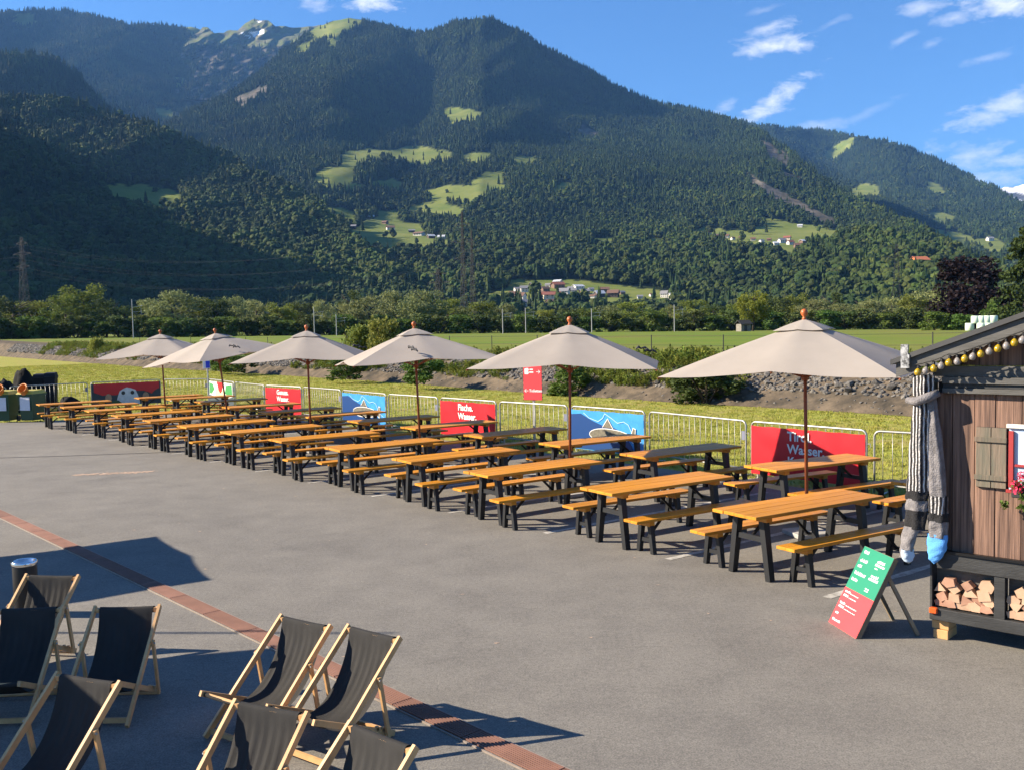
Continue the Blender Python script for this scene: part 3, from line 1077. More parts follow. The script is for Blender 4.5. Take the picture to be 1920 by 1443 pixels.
okk = fbm(ss / 4.5, oo / 1.3, 99, 3) > np.where(oo < 2.3, .0, -.22)
ss, oo = ss[okk], oo[okk]
n = len(ss)
P = bank_pt(ss, oo)
k = r.uniform(.5, 1.15, n) * np.where(oo < 2.3, .7, 1)
scatter('embankment_weeds', P, np.stack([k, k, k], 1), r.uniform(0, 6.28, n), r.integers(0, 3, n), TW, kind='stuff', label='tall yellow green weeds along the top of the stony embankment', category='weeds')
# ------------------------------------------------------------------ trees, shrubs
MT['bark'] = mat('bark', (.060, .047, .036), .9, var=.4, vscale=8, stretch=(3, 3, .5), bump=.5, bscale=12)
LEAF = {
    'willow': mat('willow_leaf', (.20, .225, .085), .75, randobj=.22, hue=.015, transl=.3, spec=.2),
    'broad': mat('broad_leaf', (.140, .175, .032), .75, randobj=.25, hue=.02, transl=.3, spec=.2),
    'dark': mat('dark_leaf', (.075, .105, .028), .75, randobj=.25, hue=.02, transl=.25, spec=.2),
    'linden': mat('linden_leaf', (.165, .185, .026), .75, randobj=.1, transl=.3, spec=.2),
    'copper': mat('copper_leaf', (.017, .009, .011), .7, randobj=.1, transl=.2, spec=.2),
    'spruce': mat('spruce_needles', (.045, .066, .018), .8, randobj=.1, transl=.15, spec=.1),
    'bush': mat('bush_leaf', (.095, .150, .026), .7, randobj=.25, hue=.02, transl=.3, spec=.25),
    'pale': mat('pale_shrub_leaf', (.21, .235, .05), .75, randobj=.2, hue=.02, transl=.35, spec=.2),
}


def leaves(C, S, nper, leaf, r, droop=0.0, m=None, name='crown', out=.55):
    """leaf-sized faces spread through clumps (centres C, radii S)"""
    V, F = [], []
    k = 0
    for c, s in zip(C, S):
        n = int(nper)
        d = r.normal(0, 1, (n, 3))
        d /= np.linalg.norm(d, axis=1)[:, None]
        rad = r.random(n) ** out
        p = c + d * rad[:, None] * s
        x = r.normal(0, 1, (n, 3)) + d * .3
        x[:, 2] -= droop * 2.5
        x /= np.linalg.norm(x, axis=1)[:, None]
        y = np.cross(x, r.normal(0, 1, (n, 3)))
        y /= np.linalg.norm(y, axis=1)[:, None]
        l = leaf * r.uniform(.6, 1.3, n)[:, None]
        q = np.stack([p - x * l, p - y * l * .55, p + x * l, p + y * l * .55], 1)
        V.append(q.reshape(-1, 3))
        F += [(k + 4 * i, k + 4 * i + 1, k + 4 * i + 2, k + 4 * i + 3) for i in range(n)]
        k += 4 * n
    mb = MB()
    mb.add(np.vstack(V), F)
    return mb.mesh(name, m)


def trunk_mesh(h, rad, lean, r, limbs=6):
    mb = MB()
    top = np.array((lean * r.normal(), lean * r.normal(), h * .75))
    mb.tube([(0, 0, -.05), top * .4 + (0.01, 0, 0), top], [rad, rad * .75, rad * .25], 7)
    for k in range(limbs):
        t = r.uniform(.35, .9)
        a = r.uniform(0, 6.28)
        s = top * t
        e = s + np.array((math.cos(a) * .26, math.sin(a) * .26, r.uniform(.10, .28))) * h
        mb.tube([s, (s + e) / 2 + (0, 0, .02), e], [rad * .45, rad * .3, rad * .1], 5)
    return mb.mesh('trunk', MT['bark'], True)


def tree_proto(kind, seed):
    """a tree one unit tall and about 0.8 wide"""
    r = np.random.default_rng(seed)
    C, S = [], []
    if kind == 'spruce':
        V = []
        for k in range(70):
            z = .08 + .88 * (k / 70) + r.normal(0, .01)
            rad = .36 * (1 - z) ** .8 + .01
            a = r.uniform(0, 6.28)
            for j in range(3):
                q = rad * (j + 1) / 3.2
                C.append((q * math.cos(a), q * math.sin(a), z - q * .25))
                S.append(np.array((.05, .05, .03)))
        cr = leaves(np.array(C), S, 45, .018, r, .4, LEAF[kind])
        return [('trunk', trunk_mesh(1, .022, .0, r, 0)), ('crown', cr)]
    nc = {'willow': 40, 'broad': 34, 'dark': 34, 'linden': 36, 'copper': 44}[kind]
    for k in range(nc):
        a = r.uniform(0, 6.28)
        z = r.uniform(.08 if kind != 'linden' else .26, .88)
        env = math.sin(math.pi * min(1, max(0, (z + .12) / 1.14)) ** 1.1) ** .55
        rr = .36 * env * r.random() ** .5
        C.append((rr * math.cos(a), rr * math.sin(a), z))
        s = r.uniform(.085, .16)
        S.append(np.array((s, s, s * r.uniform(.7, 1.0))))
    cr = leaves(np.array(C), S, 230 if kind in ('copper', 'linden') else 130, .021, r, .8 if kind == 'willow' else .1, LEAF[kind], out=.42)
    return [('trunk', trunk_mesh(1, .028, .04, r)), ('crown', cr)]


PT = {'willow': [tree_proto('willow', s) for s in (1, 2, 3)], 'broad': [tree_proto('broad', s) for s in (4, 5, 6)], 'dark': [tree_proto('dark', s) for s in (7, 8)],
      'linden': [tree_proto('linden', 9)], 'copper': [tree_proto('copper', 10)], 'spruce': [tree_proto('spruce', 11)]}


def tree(name, u, vtop, wpx, R, kind, label, k=0, group=None):
    x, y, z = ray(u, vtop)
    q = R / math.hypot(x, y)
    gx, gy = x * q, y * q
    gz = float(meadow_z(gx, gy))
    h = CAMH + z * q - gz
    w = wpx * R / FOC / .84
    t = thing(name, (gx, gy, gz - .1), k * 1.7, label, 'tree', group)
    t.scale = (w, w, h)
    place(PT[kind][k % len(PT[kind])], t)
    return t


KN = {'willow': ('willow_tree', 'round grey green willow'), 'broad': ('broadleaf_tree', 'leafy mid green tree'), 'dark': ('dark_tree', 'dark green tree')}
BELT = [(-70, 548, 110, 'broad'), (12, 552, 95, 'dark'), (60, 560, 80, 'broad'), (118, 548, 70, 'broad'), (150, 528, 100, 'broad'), (196, 556, 60, 'dark'), (232, 570, 76, 'broad'), (286, 556, 70, 'willow'), (322, 541, 100, 'willow'),
        (366, 553, 70, 'broad'), (403, 556, 62, 'dark'), (440, 552, 56, 'willow'), (480, 560, 70, 'willow'), (524, 563, 66, 'broad'), (562, 562, 60, 'dark'), (604, 560, 46, 'willow'), (640, 566, 60, 'willow'),
        (655, 541, 48, 'dark'), (690, 552, 84, 'willow'), (738, 541, 72, 'willow'), (790, 540, 92, 'willow'), (836, 556, 66, 'broad'), (868, 572, 56, 'willow'), (905, 562, 70, 'broad'), (944, 568, 60, 'willow'),
        (985, 580, 66, 'dark'), (1024, 578, 60, 'broad'), (1064, 576, 70, 'dark'), (1106, 574, 64, 'broad'), (1146, 570, 66, 'willow'), (1186, 562, 70, 'broad'), (1226, 574, 60, 'broad'), (1262, 570, 56, 'willow'),
        (1300, 558, 70, 'broad'), (1340, 570, 66, 'dark'), (1378, 566, 60, 'broad'), (1452, 552, 66, 'dark'), (1490, 546, 60, 'broad'), (1524, 558, 62, 'willow'), (1560, 545, 50, 'dark'), (1582, 566, 66, 'willow'),
        (1626, 560, 84, 'willow'), (1672, 556, 76, 'willow'), (1716, 548, 70, 'broad'), (1746, 541, 84, 'willow'), (1782, 560, 70, 'dark')]
cnt = {}
for i, (u, v, w, kd) in enumerate(BELT):
    j = cnt.get(kd, 0)
    cnt[kd] = j + 1
    tree(KN[kd][0], u, v, w * 1.1, 268 + 22 * ((i * 7) % 5) / 5, kd, '%s, %s of its kind from the left in the belt' % (KN[kd][1], ORD[j]), i, 'trees of the belt behind the meadow')
tree('linden_tree', 1411, 538, 66, 225, 'linden', 'free standing yellow green tree beside the tiny hut on the meadow', 0)
tree('copper_beech', 1828, 474, 160, 205, 'copper', 'large dark purple copper beech at the right edge', 0)
tree('spruce_tree', 1922, 420, 150, 180, 'spruce', 'tall green conifer at the right edge beside the copper beech', 0)


def bush_proto(kind, seed, up=0.0):
    r = np.random.default_rng(seed)
    C, S = [], []
    for k in range(26):
        a, z = r.uniform(0, 6.28), r.uniform(.0, .82)
        rr = .40 * math.sqrt(max(0, 1 - (z - .25) ** 2 * 1.6)) * r.random() ** .5
        s = r.uniform(.10, .18)
        C.append((rr * math.cos(a), rr * math.sin(a), z))
        S.append(np.array((s, s, s * (1.8 if up else 1))))
    cr = leaves(np.array(C), S, 90, .042, r, -.6 if up else .05, LEAF[kind], 'foliage', .5)
    mb = MB()
    for k in range(7):
        a = r.uniform(0, 6.28)
        mb.tube([(0, 0, -.05), (.12 * math.cos(a), .12 * math.sin(a), .3), (.3 * math.cos(a), .3 * math.sin(a), .75)], [.014, .011, .004], 4)
    return [('stem', mb.mesh('stem', MT['bark'])), ('foliage', cr)]


BP = {'bush': [bush_proto('bush', s) for s in (1, 2, 3)], 'dark': [bush_proto('dark', s) for s in (4, 5)], 'pale': [bush_proto('pale', s, 1) for s in (6, 7)]}


def bush(u, vbase, wpx, hpx, kind, label, k, z=.1, R=None, group='bushes on the embankment'):
    if R is None:
        p = gpt(u, vbase, z)
        R = math.hypot(p[0], p[1])
    else:
        x, y, _ = ray(u, vbase)
        p = np.array((x, y)) * R / math.hypot(x, y)
        z = float(meadow_z(*p))
    t = thing('shrub', (p[0], p[1], z - .05), k * 2.1, label, 'bush', group)
    w = wpx * R / FOC / .9
    t.scale = (w, w, hpx * R / FOC * 1.05)
    place(BP[kind][k % len(BP[kind])], t)


for i, (u, v, w, h, kd, lb) in enumerate([
        (1325, 753, 130, 74, 'dark', 'big dark green bush at the embankment foot left of the nearest umbrella pole'), (1066, 738, 78, 66, 'bush', 'upright bush on the embankment right of the red sign'),
        (795, 716, 84, 56, 'bush', 'bush behind the pole of the third umbrella from the hut'), (655, 706, 90, 40, 'bush', 'low bush right of the fourth umbrella pole from the hut'),
        (450, 694, 74, 32, 'bush', 'wide dark bush below the fourth and fifth umbrellas from the hut'), (412, 692, 50, 34, 'bush', 'leafy bush beside the blue parking sign'), (180, 672, 34, 36, 'pale', 'slim yellow shrub on the embankment at the far left'),
        (108, 650, 26, 20, 'bush', 'small round shrub on the embankment top at the far left'), (1548, 722, 60, 40, 'bush', 'bush right of the nearest umbrella pole'), (1600, 714, 76, 36, 'bush', 'bush below the right tip of the nearest umbrella'),
        (1668, 722, 60, 44, 'bush', 'bush just left of the hut roof corner'), (1418, 708, 44, 26, 'pale', 'pale weedy shrub above the rocks between the two nearest umbrellas'), (1490, 712, 40, 28, 'pale', 'pale shrub just left of the nearest umbrella pole'),
        (1640, 738, 34, 26, 'pale', 'small pale shrub low on the rocks left of the hut'), (905, 690, 50, 26, 'pale', 'pale shrub under the left tip of the second umbrella from the hut'), (1000, 700, 60, 22, 'pale', 'pale shrub behind the red sign')]):
    bush(u, v, w, h, kd, lb, i, .35 if v < 735 else .05)
bush(672, 664, 74, 62, 'pale', 'feathery willow shrub left of the third umbrella top from the hut', 0, R=62)
bush(720, 664, 74, 76, 'pale', 'taller feathery willow shrub behind the third umbrella from the hut', 1, R=60)
bush(1300, 668, 70, 34, 'pale', 'pale shrub by the wire fence between the two nearest umbrellas', 1, R=44)
SH = [(u + 11 * math.sin(u), 26 + 14 * abs(math.sin(u * .7))) for u in range(-40, 1790, 38)]
for i, (u, h) in enumerate(SH):
    vb = 628 - .0095 * u
    bush(u, vb, 62, h, 'dark' if i % 3 else 'bush', 'low dark shrub, %s from the left along the foot of the tree belt' % ORD[i], i, R=255, group='undergrowth of the tree belt')
for i, (u, h, lb) in enumerate([(1752, 34, 'small round shrub left of the copper beech'), (1800, 30, 'low shrub in front of the copper beech'), (1868, 52, 'leafy shrub in front of the conifer')]):
    bush(u, 612, 56, h, 'bush', lb, i, R=190, group='shrubs by the copper beech')

# ------------------------------------------------------------------ far houses
WALLS = {'w': mat('white_render', (.58, .56, .52), .8), 'c': mat('cream_render', (.60, .52, .40), .8), 'd': mat('dark_timber', (.07, .05, .04), .8), 'b': mat('brown_timber', (.16, .10, .07), .8), 'o': mat('orange_render', (.55, .16, .05), .8)}
ROOFS = {'g': mat('grey_roof', (.20, .20, .21), .7), 'l': mat('light_metal_roof', (.50, .52, .55), .5), 'r': mat('red_tile_roof', (.24, .085, .055), .8), 'b': mat('brown_roof', (.15, .085, .06), .8), 'o': mat('orange_roof', (.45, .14, .06), .8)}
MT['pane'] = mat('dark_pane', (.03, .035, .045), .2)


def house(P, u, w, h, wall, roof, label, group, rz):
    t = thing('house', P, rz, label, 'house', group)
    d, hw = w * .8, h * .62
    link('wall', MB().box((0, 0, hw / 2 - .6), (w, d, hw + 1.2)).mesh('wall', WALLS[wall]), t)
    o = w * .08
    x, y = w / 2 + o, d / 2 + o
    rf = MB()
    e = .12 * h
    rf.prism([(-x, -y, hw - e), (-x, 0, h), (-x, y, hw - e), (-x, y, hw - e + .3), (-x, 0, h + .35), (-x, -y, hw - e + .3)], (2 * x, 0, 0))
    link('roof', rf.mesh('roof', ROOFS[roof]), t)
    gb = MB().prism([(-w / 2, -d / 2, hw - .01), (-w / 2, 0, h - .05), (-w / 2, d / 2, hw - .01)], (w, 0, 0))
    link('gable', gb.mesh('gable', WALLS['d' if wall in 'db' else wall]), t)
    for k in range(3):
        for lv in range(2):
            link('window', MB().box((-w * .3 + k * w * .3, -d / 2 - .02, hw * (.28 + .42 * lv)), (w * .10, .1, hw * .2)).mesh('window', MT['pane']), t)


VIL = [('in the valley village', 'houses of the valley village', HM, [(962, 556, 20, 12, 'c', 'b'), (976, 563, 26, 18, 'w', 'b'), (984, 574, 22, 16, 'w', 'g'), (986, 547, 28, 14, 'w', 'g'), (1003, 541, 26, 14, 'd', 'g'), (1002, 570, 20, 14, 'c', 'g'), (1012, 562, 16, 10, 'w', 'g'),
                                                             (1022, 547, 20, 12, 'b', 'b'), (1034, 560, 44, 16, 'c', 'r'), (1036, 571, 30, 12, 'd', 'b'), (1046, 540, 30, 14, 'b', 'r'), (1046, 532, 20, 9, 'w', 'l'), (1058, 553, 26, 16, 'w', 'g'), (1076, 550, 14, 12, 'w', 'g'),
                                                             (1084, 542, 26, 10, 'w', 'l'), (1096, 551, 24, 11, 'b', 'g'), (1124, 557, 24, 15, 'd', 'l'), (1134, 548, 22, 12, 'd', 'b'), (1150, 557, 28, 17, 'd', 'b'), (970, 546, 16, 9, 'w', 'g'), (1016, 554, 14, 9, 'w', 'b'), (1028, 538, 14, 8, 'w', 'g'), (1070, 544, 14, 8, 'c', 'g'), (1088, 560, 16, 9, 'w', 'g'), (1108, 546, 14, 8, 'w', 'g'), (1112, 559, 14, 8, 'w', 'b'), (1068, 562, 16, 9, 'w', 'l'), (1166, 552, 14, 8, 'b', 'g'), (1052, 566, 14, 8, 'w', 'b')]),
       ('in the valley right of the village', 'houses in the valley right of the village', HM, [(1246, 558, 18, 16, 'w', 'g'), (1264, 561, 26, 14, 'w', 'l'), (1342, 558, 30, 9, 'b', 'g'), (1364, 562, 22, 9, 'b', 'g'), (1200, 560, 14, 8, 'w', 'g'), (1222, 556, 12, 7, 'w', 'b'), (1286, 562, 14, 8, 'c', 'b')]),
       ('on the terrace meadow', 'houses on the terrace meadow', HM, [(1298, 438, 11, 7, 'w', 'b'), (1328, 440, 14, 9, 'w', 'b'), (1345, 445, 16, 7, 'b', 'b'), (1360, 447, 18, 9, 'w', 'b'), (1412, 452, 12, 8, 'c', 'b'), (1455, 460, 14, 8, 'w', 'l'), (1466, 456, 18, 11, 'w', 'g'), (1476, 450, 16, 9, 'c', 'r'),
                                                                           (1482, 459, 16, 10, 'w', 'r'), (1496, 465, 18, 11, 'b', 'b'), (1506, 456, 16, 8, 'b', 'l'), (1500, 426, 12, 6, 'w', 'l'), (1310, 443, 10, 6, 'w', 'g'), (1374, 450, 10, 7, 'w', 'b'), (1390, 449, 12, 7, 'b', 'b'), (1428, 455, 12, 7, 'w', 'g'), (1442, 452, 10, 6, 'b', 'b'), (1229, 459, 8, 6, 'w', 'b')]),
       ('by the lower green clearing', 'houses by the lower clearing', HM, [(658, 429, 26, 9, 'd', 'g'), (696, 410, 14, 8, 'd', 'l'), (722, 420, 14, 7, 'b', 'b'), (732, 432, 20, 11, 'w', 'b'), (772, 436, 16, 7, 'd', 'g'), (786, 442, 26, 9, 'w', 'b'), (808, 447, 18, 9, 'd', 'l'), (828, 449, 18, 10, 'w', 'l')])]
for where, grp, hl, lst in VIL:
    for i, (u, v, w, h, a, b_) in enumerate(sorted(lst)):
        P_ = hl.at(np.array(float(u)), np.array(float(v)))
        Rr = math.hypot(P_[0], P_[1])
        wn = {'w': 'white', 'c': 'cream', 'd': 'dark timber', 'b': 'brown timber', 'o': 'orange'}[a]
        rn = {'g': 'grey', 'l': 'light metal', 'r': 'red', 'b': 'brown', 'o': 'orange'}[b_]
        house(P_, u, w * .7 * Rr / FOC, h * .76 * Rr / FOC, a, b_, '%s house, %s roof, %s from left %s' % (wn, rn, ORD[i], where), grp, .5 * math.sin(i * 2.3))
for (u, v, w, h, a, b_, hl, lb) in [(1724, 509, 24, 13, 'o', 'o', H6, 'orange house alone in the dark wood on the right'), (1754, 463, 14, 12, 'w', 'g', H5, 'small pale house above the narrow green field on the right'), (1856, 452, 10, 7, 'w', 'g', H5, 'tiny white house on the hazy slope at the far right')]:
    P_ = hl.at(np.array(float(u)), np.array(float(v)))
    Rr = math.hypot(P_[0], P_[1])
    if hl is H6:
        P_ = P_ + np.array((0, 0, 6.0))
        P_[:2] *= .985
    house(P_, u, w * Rr / FOC, h * Rr / FOC, a, b_, lb, None, .2)

# ------------------------------------------------------------------ pylons, masts, fence, meadow things
MT['lattice'] = mat('weathered_lattice_steel', (.022, .022, .024), .8)
MT['mast'] = mat('pale_mast', (.34, .34, .33), .7)
MT['darkpost'] = mat('dark_fence_post', (.03, .03, .03), .7)


def pylon(u, vtop, R, wb, arms, label, zb=1.0, th=.14):
    x, y, z = ray(u, vtop)
    q = R / math.hypot(x, y)
    h = CAMH + z * q - zb
    t = thing('pylon', (x * q, y * q, zb), -.5, label, 'pylon', 'power pylons')
    mb = MB()
    n = 9
    for k in range(n):
        z0, z1 = h * k / n, h * (k + 1) / n
        w0, w1 = wb * (1 - .86 * (k / n) ** .7) / 2, wb * (1 - .86 * ((k + 1) / n) ** .7) / 2
        c0_ = [(-w0, -w0, z0), (w0, -w0, z0), (w0, w0, z0), (-w0, w0, z0)]
        c1_ = [(-w1, -w1, z1), (w1, -w1, z1), (w1, w1, z1), (-w1, w1, z1)]
        for i in range(4):
            j = (i + 1) % 4
            mb.bar(c0_[i], c1_[i], th, th)
            mb.bar(c0_[i], c1_[j], th * .6, th * .6)
            mb.bar(c0_[j], c1_[i], th * .6, th * .6)
            mb.bar(c1_[i], c1_[j], th * .5, th * .5)
    link('tower', mb.mesh('tower', MT['lattice']), t)
    ends = []
    for f, a in arms:
        m2 = MB()
        zz = h * f
        for s in (-1, 1):
            m2.bar((0, 0, zz + h * .02), (s * a, 0, zz), th, th)
            m2.bar((0, 0, zz - h * .015), (s * a, 0, zz), th, th)
            for e in (.35, .7):
                m2.bar((s * a * e, 0, zz + h * .02 * (1 - e)), (s * a * e, 0, zz - h * .015 * (1 - e)), th * .6, th * .6)
            m2.bar((s * a, 0, zz), (s * a, 0, zz - 1.6), th * .5, th * .5)
            c, sn = math.cos(-.5), math.sin(-.5)
            ends.append(np.array((x * q + s * a * c, y * q + s * a * sn, zb + zz - 1.6)))
        link('crossarm', m2.mesh('crossarm', MT['lattice']), t)
    return ends


pa = pylon(40, 445, 620, 7, [(.72, 6), (.84, 8), (.94, 5)], 'lattice pylon at the far left in front of the wooded hill')
pb = pylon(866, 398, 430, 3.4, [(.62, 4.5), (.76, 6), (.90, 4)], 'tallest lattice pylon in the middle of the picture', th=.16)
pc = pylon(884, 432, 455, 3.2, [(.66, 5), (.80, 6)], 'lattice pylon just right of the tallest one')
pd = pylon(822, 505, 300, 5.0, [(.80, 4), (.93, 3)], 'short lattice pylon left of the two tall ones', th=.12)
pe = pylon(1681, 458, 520, 6, [(.70, 6), (.84, 8), (.95, 5)], 'thin lattice pylon rising from the belt on the right', th=.10)
pw = thing('power_line', (0, 0, 0), 0, 'thin power line wires strung between the pylons', 'power line')


def wire(a, b_, sag, r=.022):
    mb = MB()
    mb.tube([a * (1 - t) + b_ * t - np.array((0, 0, 4 * sag * t * (1 - t))) for t in np.linspace(0, 1, 25)], r, 4)
    link('wire', mb.mesh('wire', MT['darkpost']), pw)


for i in range(6):
    wire(pa[i], pb[i], 12)
    e = pa[i] + np.array((-420., 30, 4))
    wire(e, pa[i], 9)
for i in range(4):
    wire(pc[i], pe[i], 10)
for i, (u, vt, vb, R) in enumerate([(247, 560, 620, 235), (588, 574, 612, 240), (630, 588, 624, 235), (942, 578, 618, 240), (985, 576, 616, 240), (1109, 577, 616, 240), (1264, 570, 612, 240)]):
    x, y, z = ray(u, vt)
    q = R / math.hypot(x, y)
    zb = float(meadow_z(x * q, y * q))
    h = CAMH + z * q - zb
    t = thing('catenary_mast', (x * q, y * q, zb - .2), 0, 'pale railway mast, %s from the left in front of the tree belt' % ORD[i], 'mast', 'railway masts')
    link('pole', MB().tube([(0, 0, 0), (0, 0, h)], [.12, .09], 8).mesh('pole', MT['mast']), t)
    ar = MB()
    ar.tube([(0, 0, h * .80), (2.4, 0, h * .84)], .05, 5)
    ar.tube([(0, 0, h * .68), (2.2, 0, h * .70)], .05, 5)
    ar.tube([(2.0, 0, h * .60), (2.0, 0, h * .84)], .04, 5)
    link('arm', ar.mesh('arm', MT['mast']), t)
fen = thing('wire_fence', tuple(bank_pt(30, 4.2)), 0, 'low wire fence with thin dark posts along the embankment top', 'fence')
fp = []
for s in np.arange(16, 150, 4.3):
    p_ = bank_pt(s, 4.2)
    fp.append(p_)
    o = link('post', MB().tube([(0, 0, -.2), (0, 0, 1.3)], .022, 6).mesh('post', MT['darkpost']), fen)
    o.location = p_ - np.array(fen.location)
for zz in (.45, .85, 1.25):
    o = link('wire', MB().tube([q + (0, 0, zz) - np.array(fen.location) for q in fp], .006, 4).mesh('wire', MT['darkpost']), fen)
# tiny hut under the lone tree
p_ = pt(1394, 622, 221)
t = thing('field_hut', (p_[0], p_[1], float(meadow_z(p_[0], p_[1]))), .3, 'tiny grey wooden hut under the free standing tree on the meadow', 'hut')
MT['greywood'] = mat('grey_boards', (.19, .175, .15), .85, var=.3, vscale=3)
link('wall', MB().box((0, 0, .8), (2.4, 2.2, 1.7)).mesh('wall', MT['greywood']), t)
link('roof', MB().prism([(-1.5, -1.5, 1.5), (-1.5, 0, 2.4), (-1.5, 1.5, 1.5), (-1.5, 1.5, 1.62), (-1.5, 0, 2.54), (-1.5, -1.5, 1.62)], (3, 0, 0)).mesh('roof', MT['darkpost']), t)
link('door', MB().box((-.1, -1.12, .7), (.7, .06, 1.3)).mesh('door', MT['darkpost']), t)
MT['wrap'] = mat('pale_bale_wrap', (.60, .70, .56), .35, var=.08)
for i, (u, v) in enumerate([(1818, 622), (1829, 616), (1840, 613), (1851, 613), (1862, 613), (1840, 624), (1853, 624)]):
    p_ = pt(u, v, 165 - 3 * (i > 4))
    z = float(meadow_z(p_[0], p_[1]))
    top = i in (1, 2, 3, 4)
    mb = MB().lathe([(.05, 0), (.55, .0), (.64, .08), (.66, .6), (.64, 1.12), (.55, 1.2), (.05, 1.2)], n=16)
    o = link('hay_bale', mb.mesh('hay_bale', MT['wrap'], True), label='pale wrapped hay bale, %s from the left behind the hut roof' % ORD[[0, 1, 2, 4, 6, 3, 5][i]], category='hay bale', group='wrapped hay bales')
    o.location = (p_[0], p_[1], z + (1.1 if top else 0))
# ------------------------------------------------------------------ tables and benches
def table_tpl(L, Wd, H, top_t, leg_w, spr, spr_top, ins, st_z, nm):
    out = []
    wd, bk = MT['wood'], MT['black_wood']
    npl = 4 if H > .6 else 2
    pw_ = Wd / npl
    for k in range(npl):
        o_ = .004 * ((k * 7) % 3 - 1)
        out.append((nm, MB().box((o_, -Wd / 2 + pw_ * (k + .5), H - top_t / 2 - .0008 * (k % 2)), (L - .006, pw_ - .003, top_t), b=.004).mesh(nm, wd)))
    for s in (-1, 1):
        x = s * (L / 2 - ins)
        out.append(('batten', MB().box((x, 0, H - top_t - .03), (.09, Wd * .82, .06)).mesh('batten', wd)))
        for t in (-1, 1):
            mb = MB().bar((x, t * spr, 0), (x, t * spr_top, H - top_t - .055), leg_w * 1.02, leg_w * .9, (1, 0, 0), leg_w * 1.15, leg_w)
            out.append(('leg', mb.mesh('leg', bk)))
        f = st_z / H
        ys = spr + (spr_top - spr) * f
        out.append(('stretcher', MB().box((x, 0, st_z), (leg_w * .5, 2 * ys - leg_w * .7, leg_w * .8)).mesh('stretcher', bk)))
        out.append(('brace', MB().bar((x - s * .02, 0, st_z + .01), (x - s * (.34 if H > .6 else .26), 0, H - top_t - .01), .032, .022).mesh('brace', MT['steel_black'])))
    return out


TPL_T = table_tpl(2.2, .69, .77, .038, .078, .29, .20, .27, .46, 'tabletop_plank')
TPL_B = table_tpl(2.2, .27, .45, .036, .060, .135, .085, .27, .17, 'seat_plank')
PSI = 34.46
FRONT = [(3.42, 11.37, -2.61), (1.99, 13.08, -1.48), (.33, 14.81, .33), (-.96, 16.45, .27), (-2.43, 18.18, .44), (-3.88, 19.79, 1.0), (-5.39, 21.51, 1.9), (-6.91, 23.14, 2.6), (-8.38, 24.84, 2.5), (-9.9, 26.57, 2.0),
         (-11.44, 28.39, -.3), (-12.93, 30.04, -.3), (-14.41, 31.53, .1)]
BACK = [(6.15, 13.0, -3), (4.62, 14.68, -5.9), (2.9, 16.41, -1.4), (1.58, 18.15, -1.06), (.08, 19.86, 1.1), (-1.42, 21.71, .9), (-2.9, 23.43, -.5), (-4.45, 25.11, -.4), (-5.9, 26.65, 0), (-7.49, 28.63, 0), (-9.12, 31.12, .2), (-10.7, 32.89, 0), (-12.07, 33.72, .2)]
rb = random.Random(4)
for row, lst in (('front', FRONT), ('back', BACK)):
    for i, (x, y, a) in enumerate(lst):
        rz = R_(PSI + a)
        sh = ' in umbrella shade' if row == 'back' and i in (2, 4, 6, 8, 10) else ''
        t = thing('beer_table', (x, y, 0), rz, 'long orange wooden table%s, %s from the hut in the %s row' % (sh, ORD[i], row), 'table', 'wooden tables set out in two rows')
        place(TPL_T, t)
        for s, side in ((-1, 'near'), (1, 'far')):
            off = s * (.60 + rb.uniform(-.04, .06))
            along = rb.uniform(-.07, .09)
            if row == 'front' and i < 2:
                off, along = {(0, -1): (-.58, .20), (0, 1): (.62, .02), (1, -1): (-.56, .10), (1, 1): (.70, .06)}[(i, s)]
            bx, by = x + along * math.cos(rz) - off * math.sin(rz), y + along * math.sin(rz) + off * math.cos(rz)
            b_ = thing('bench', (bx, by, 0), rz + R_(rb.uniform(-1.2, 1.2)), 'narrow orange bench on the %s side of the %s %s row table from the hut' % (side, ORD[i], row), 'bench', 'benches along the wooden tables')
            place(TPL_B, b_)


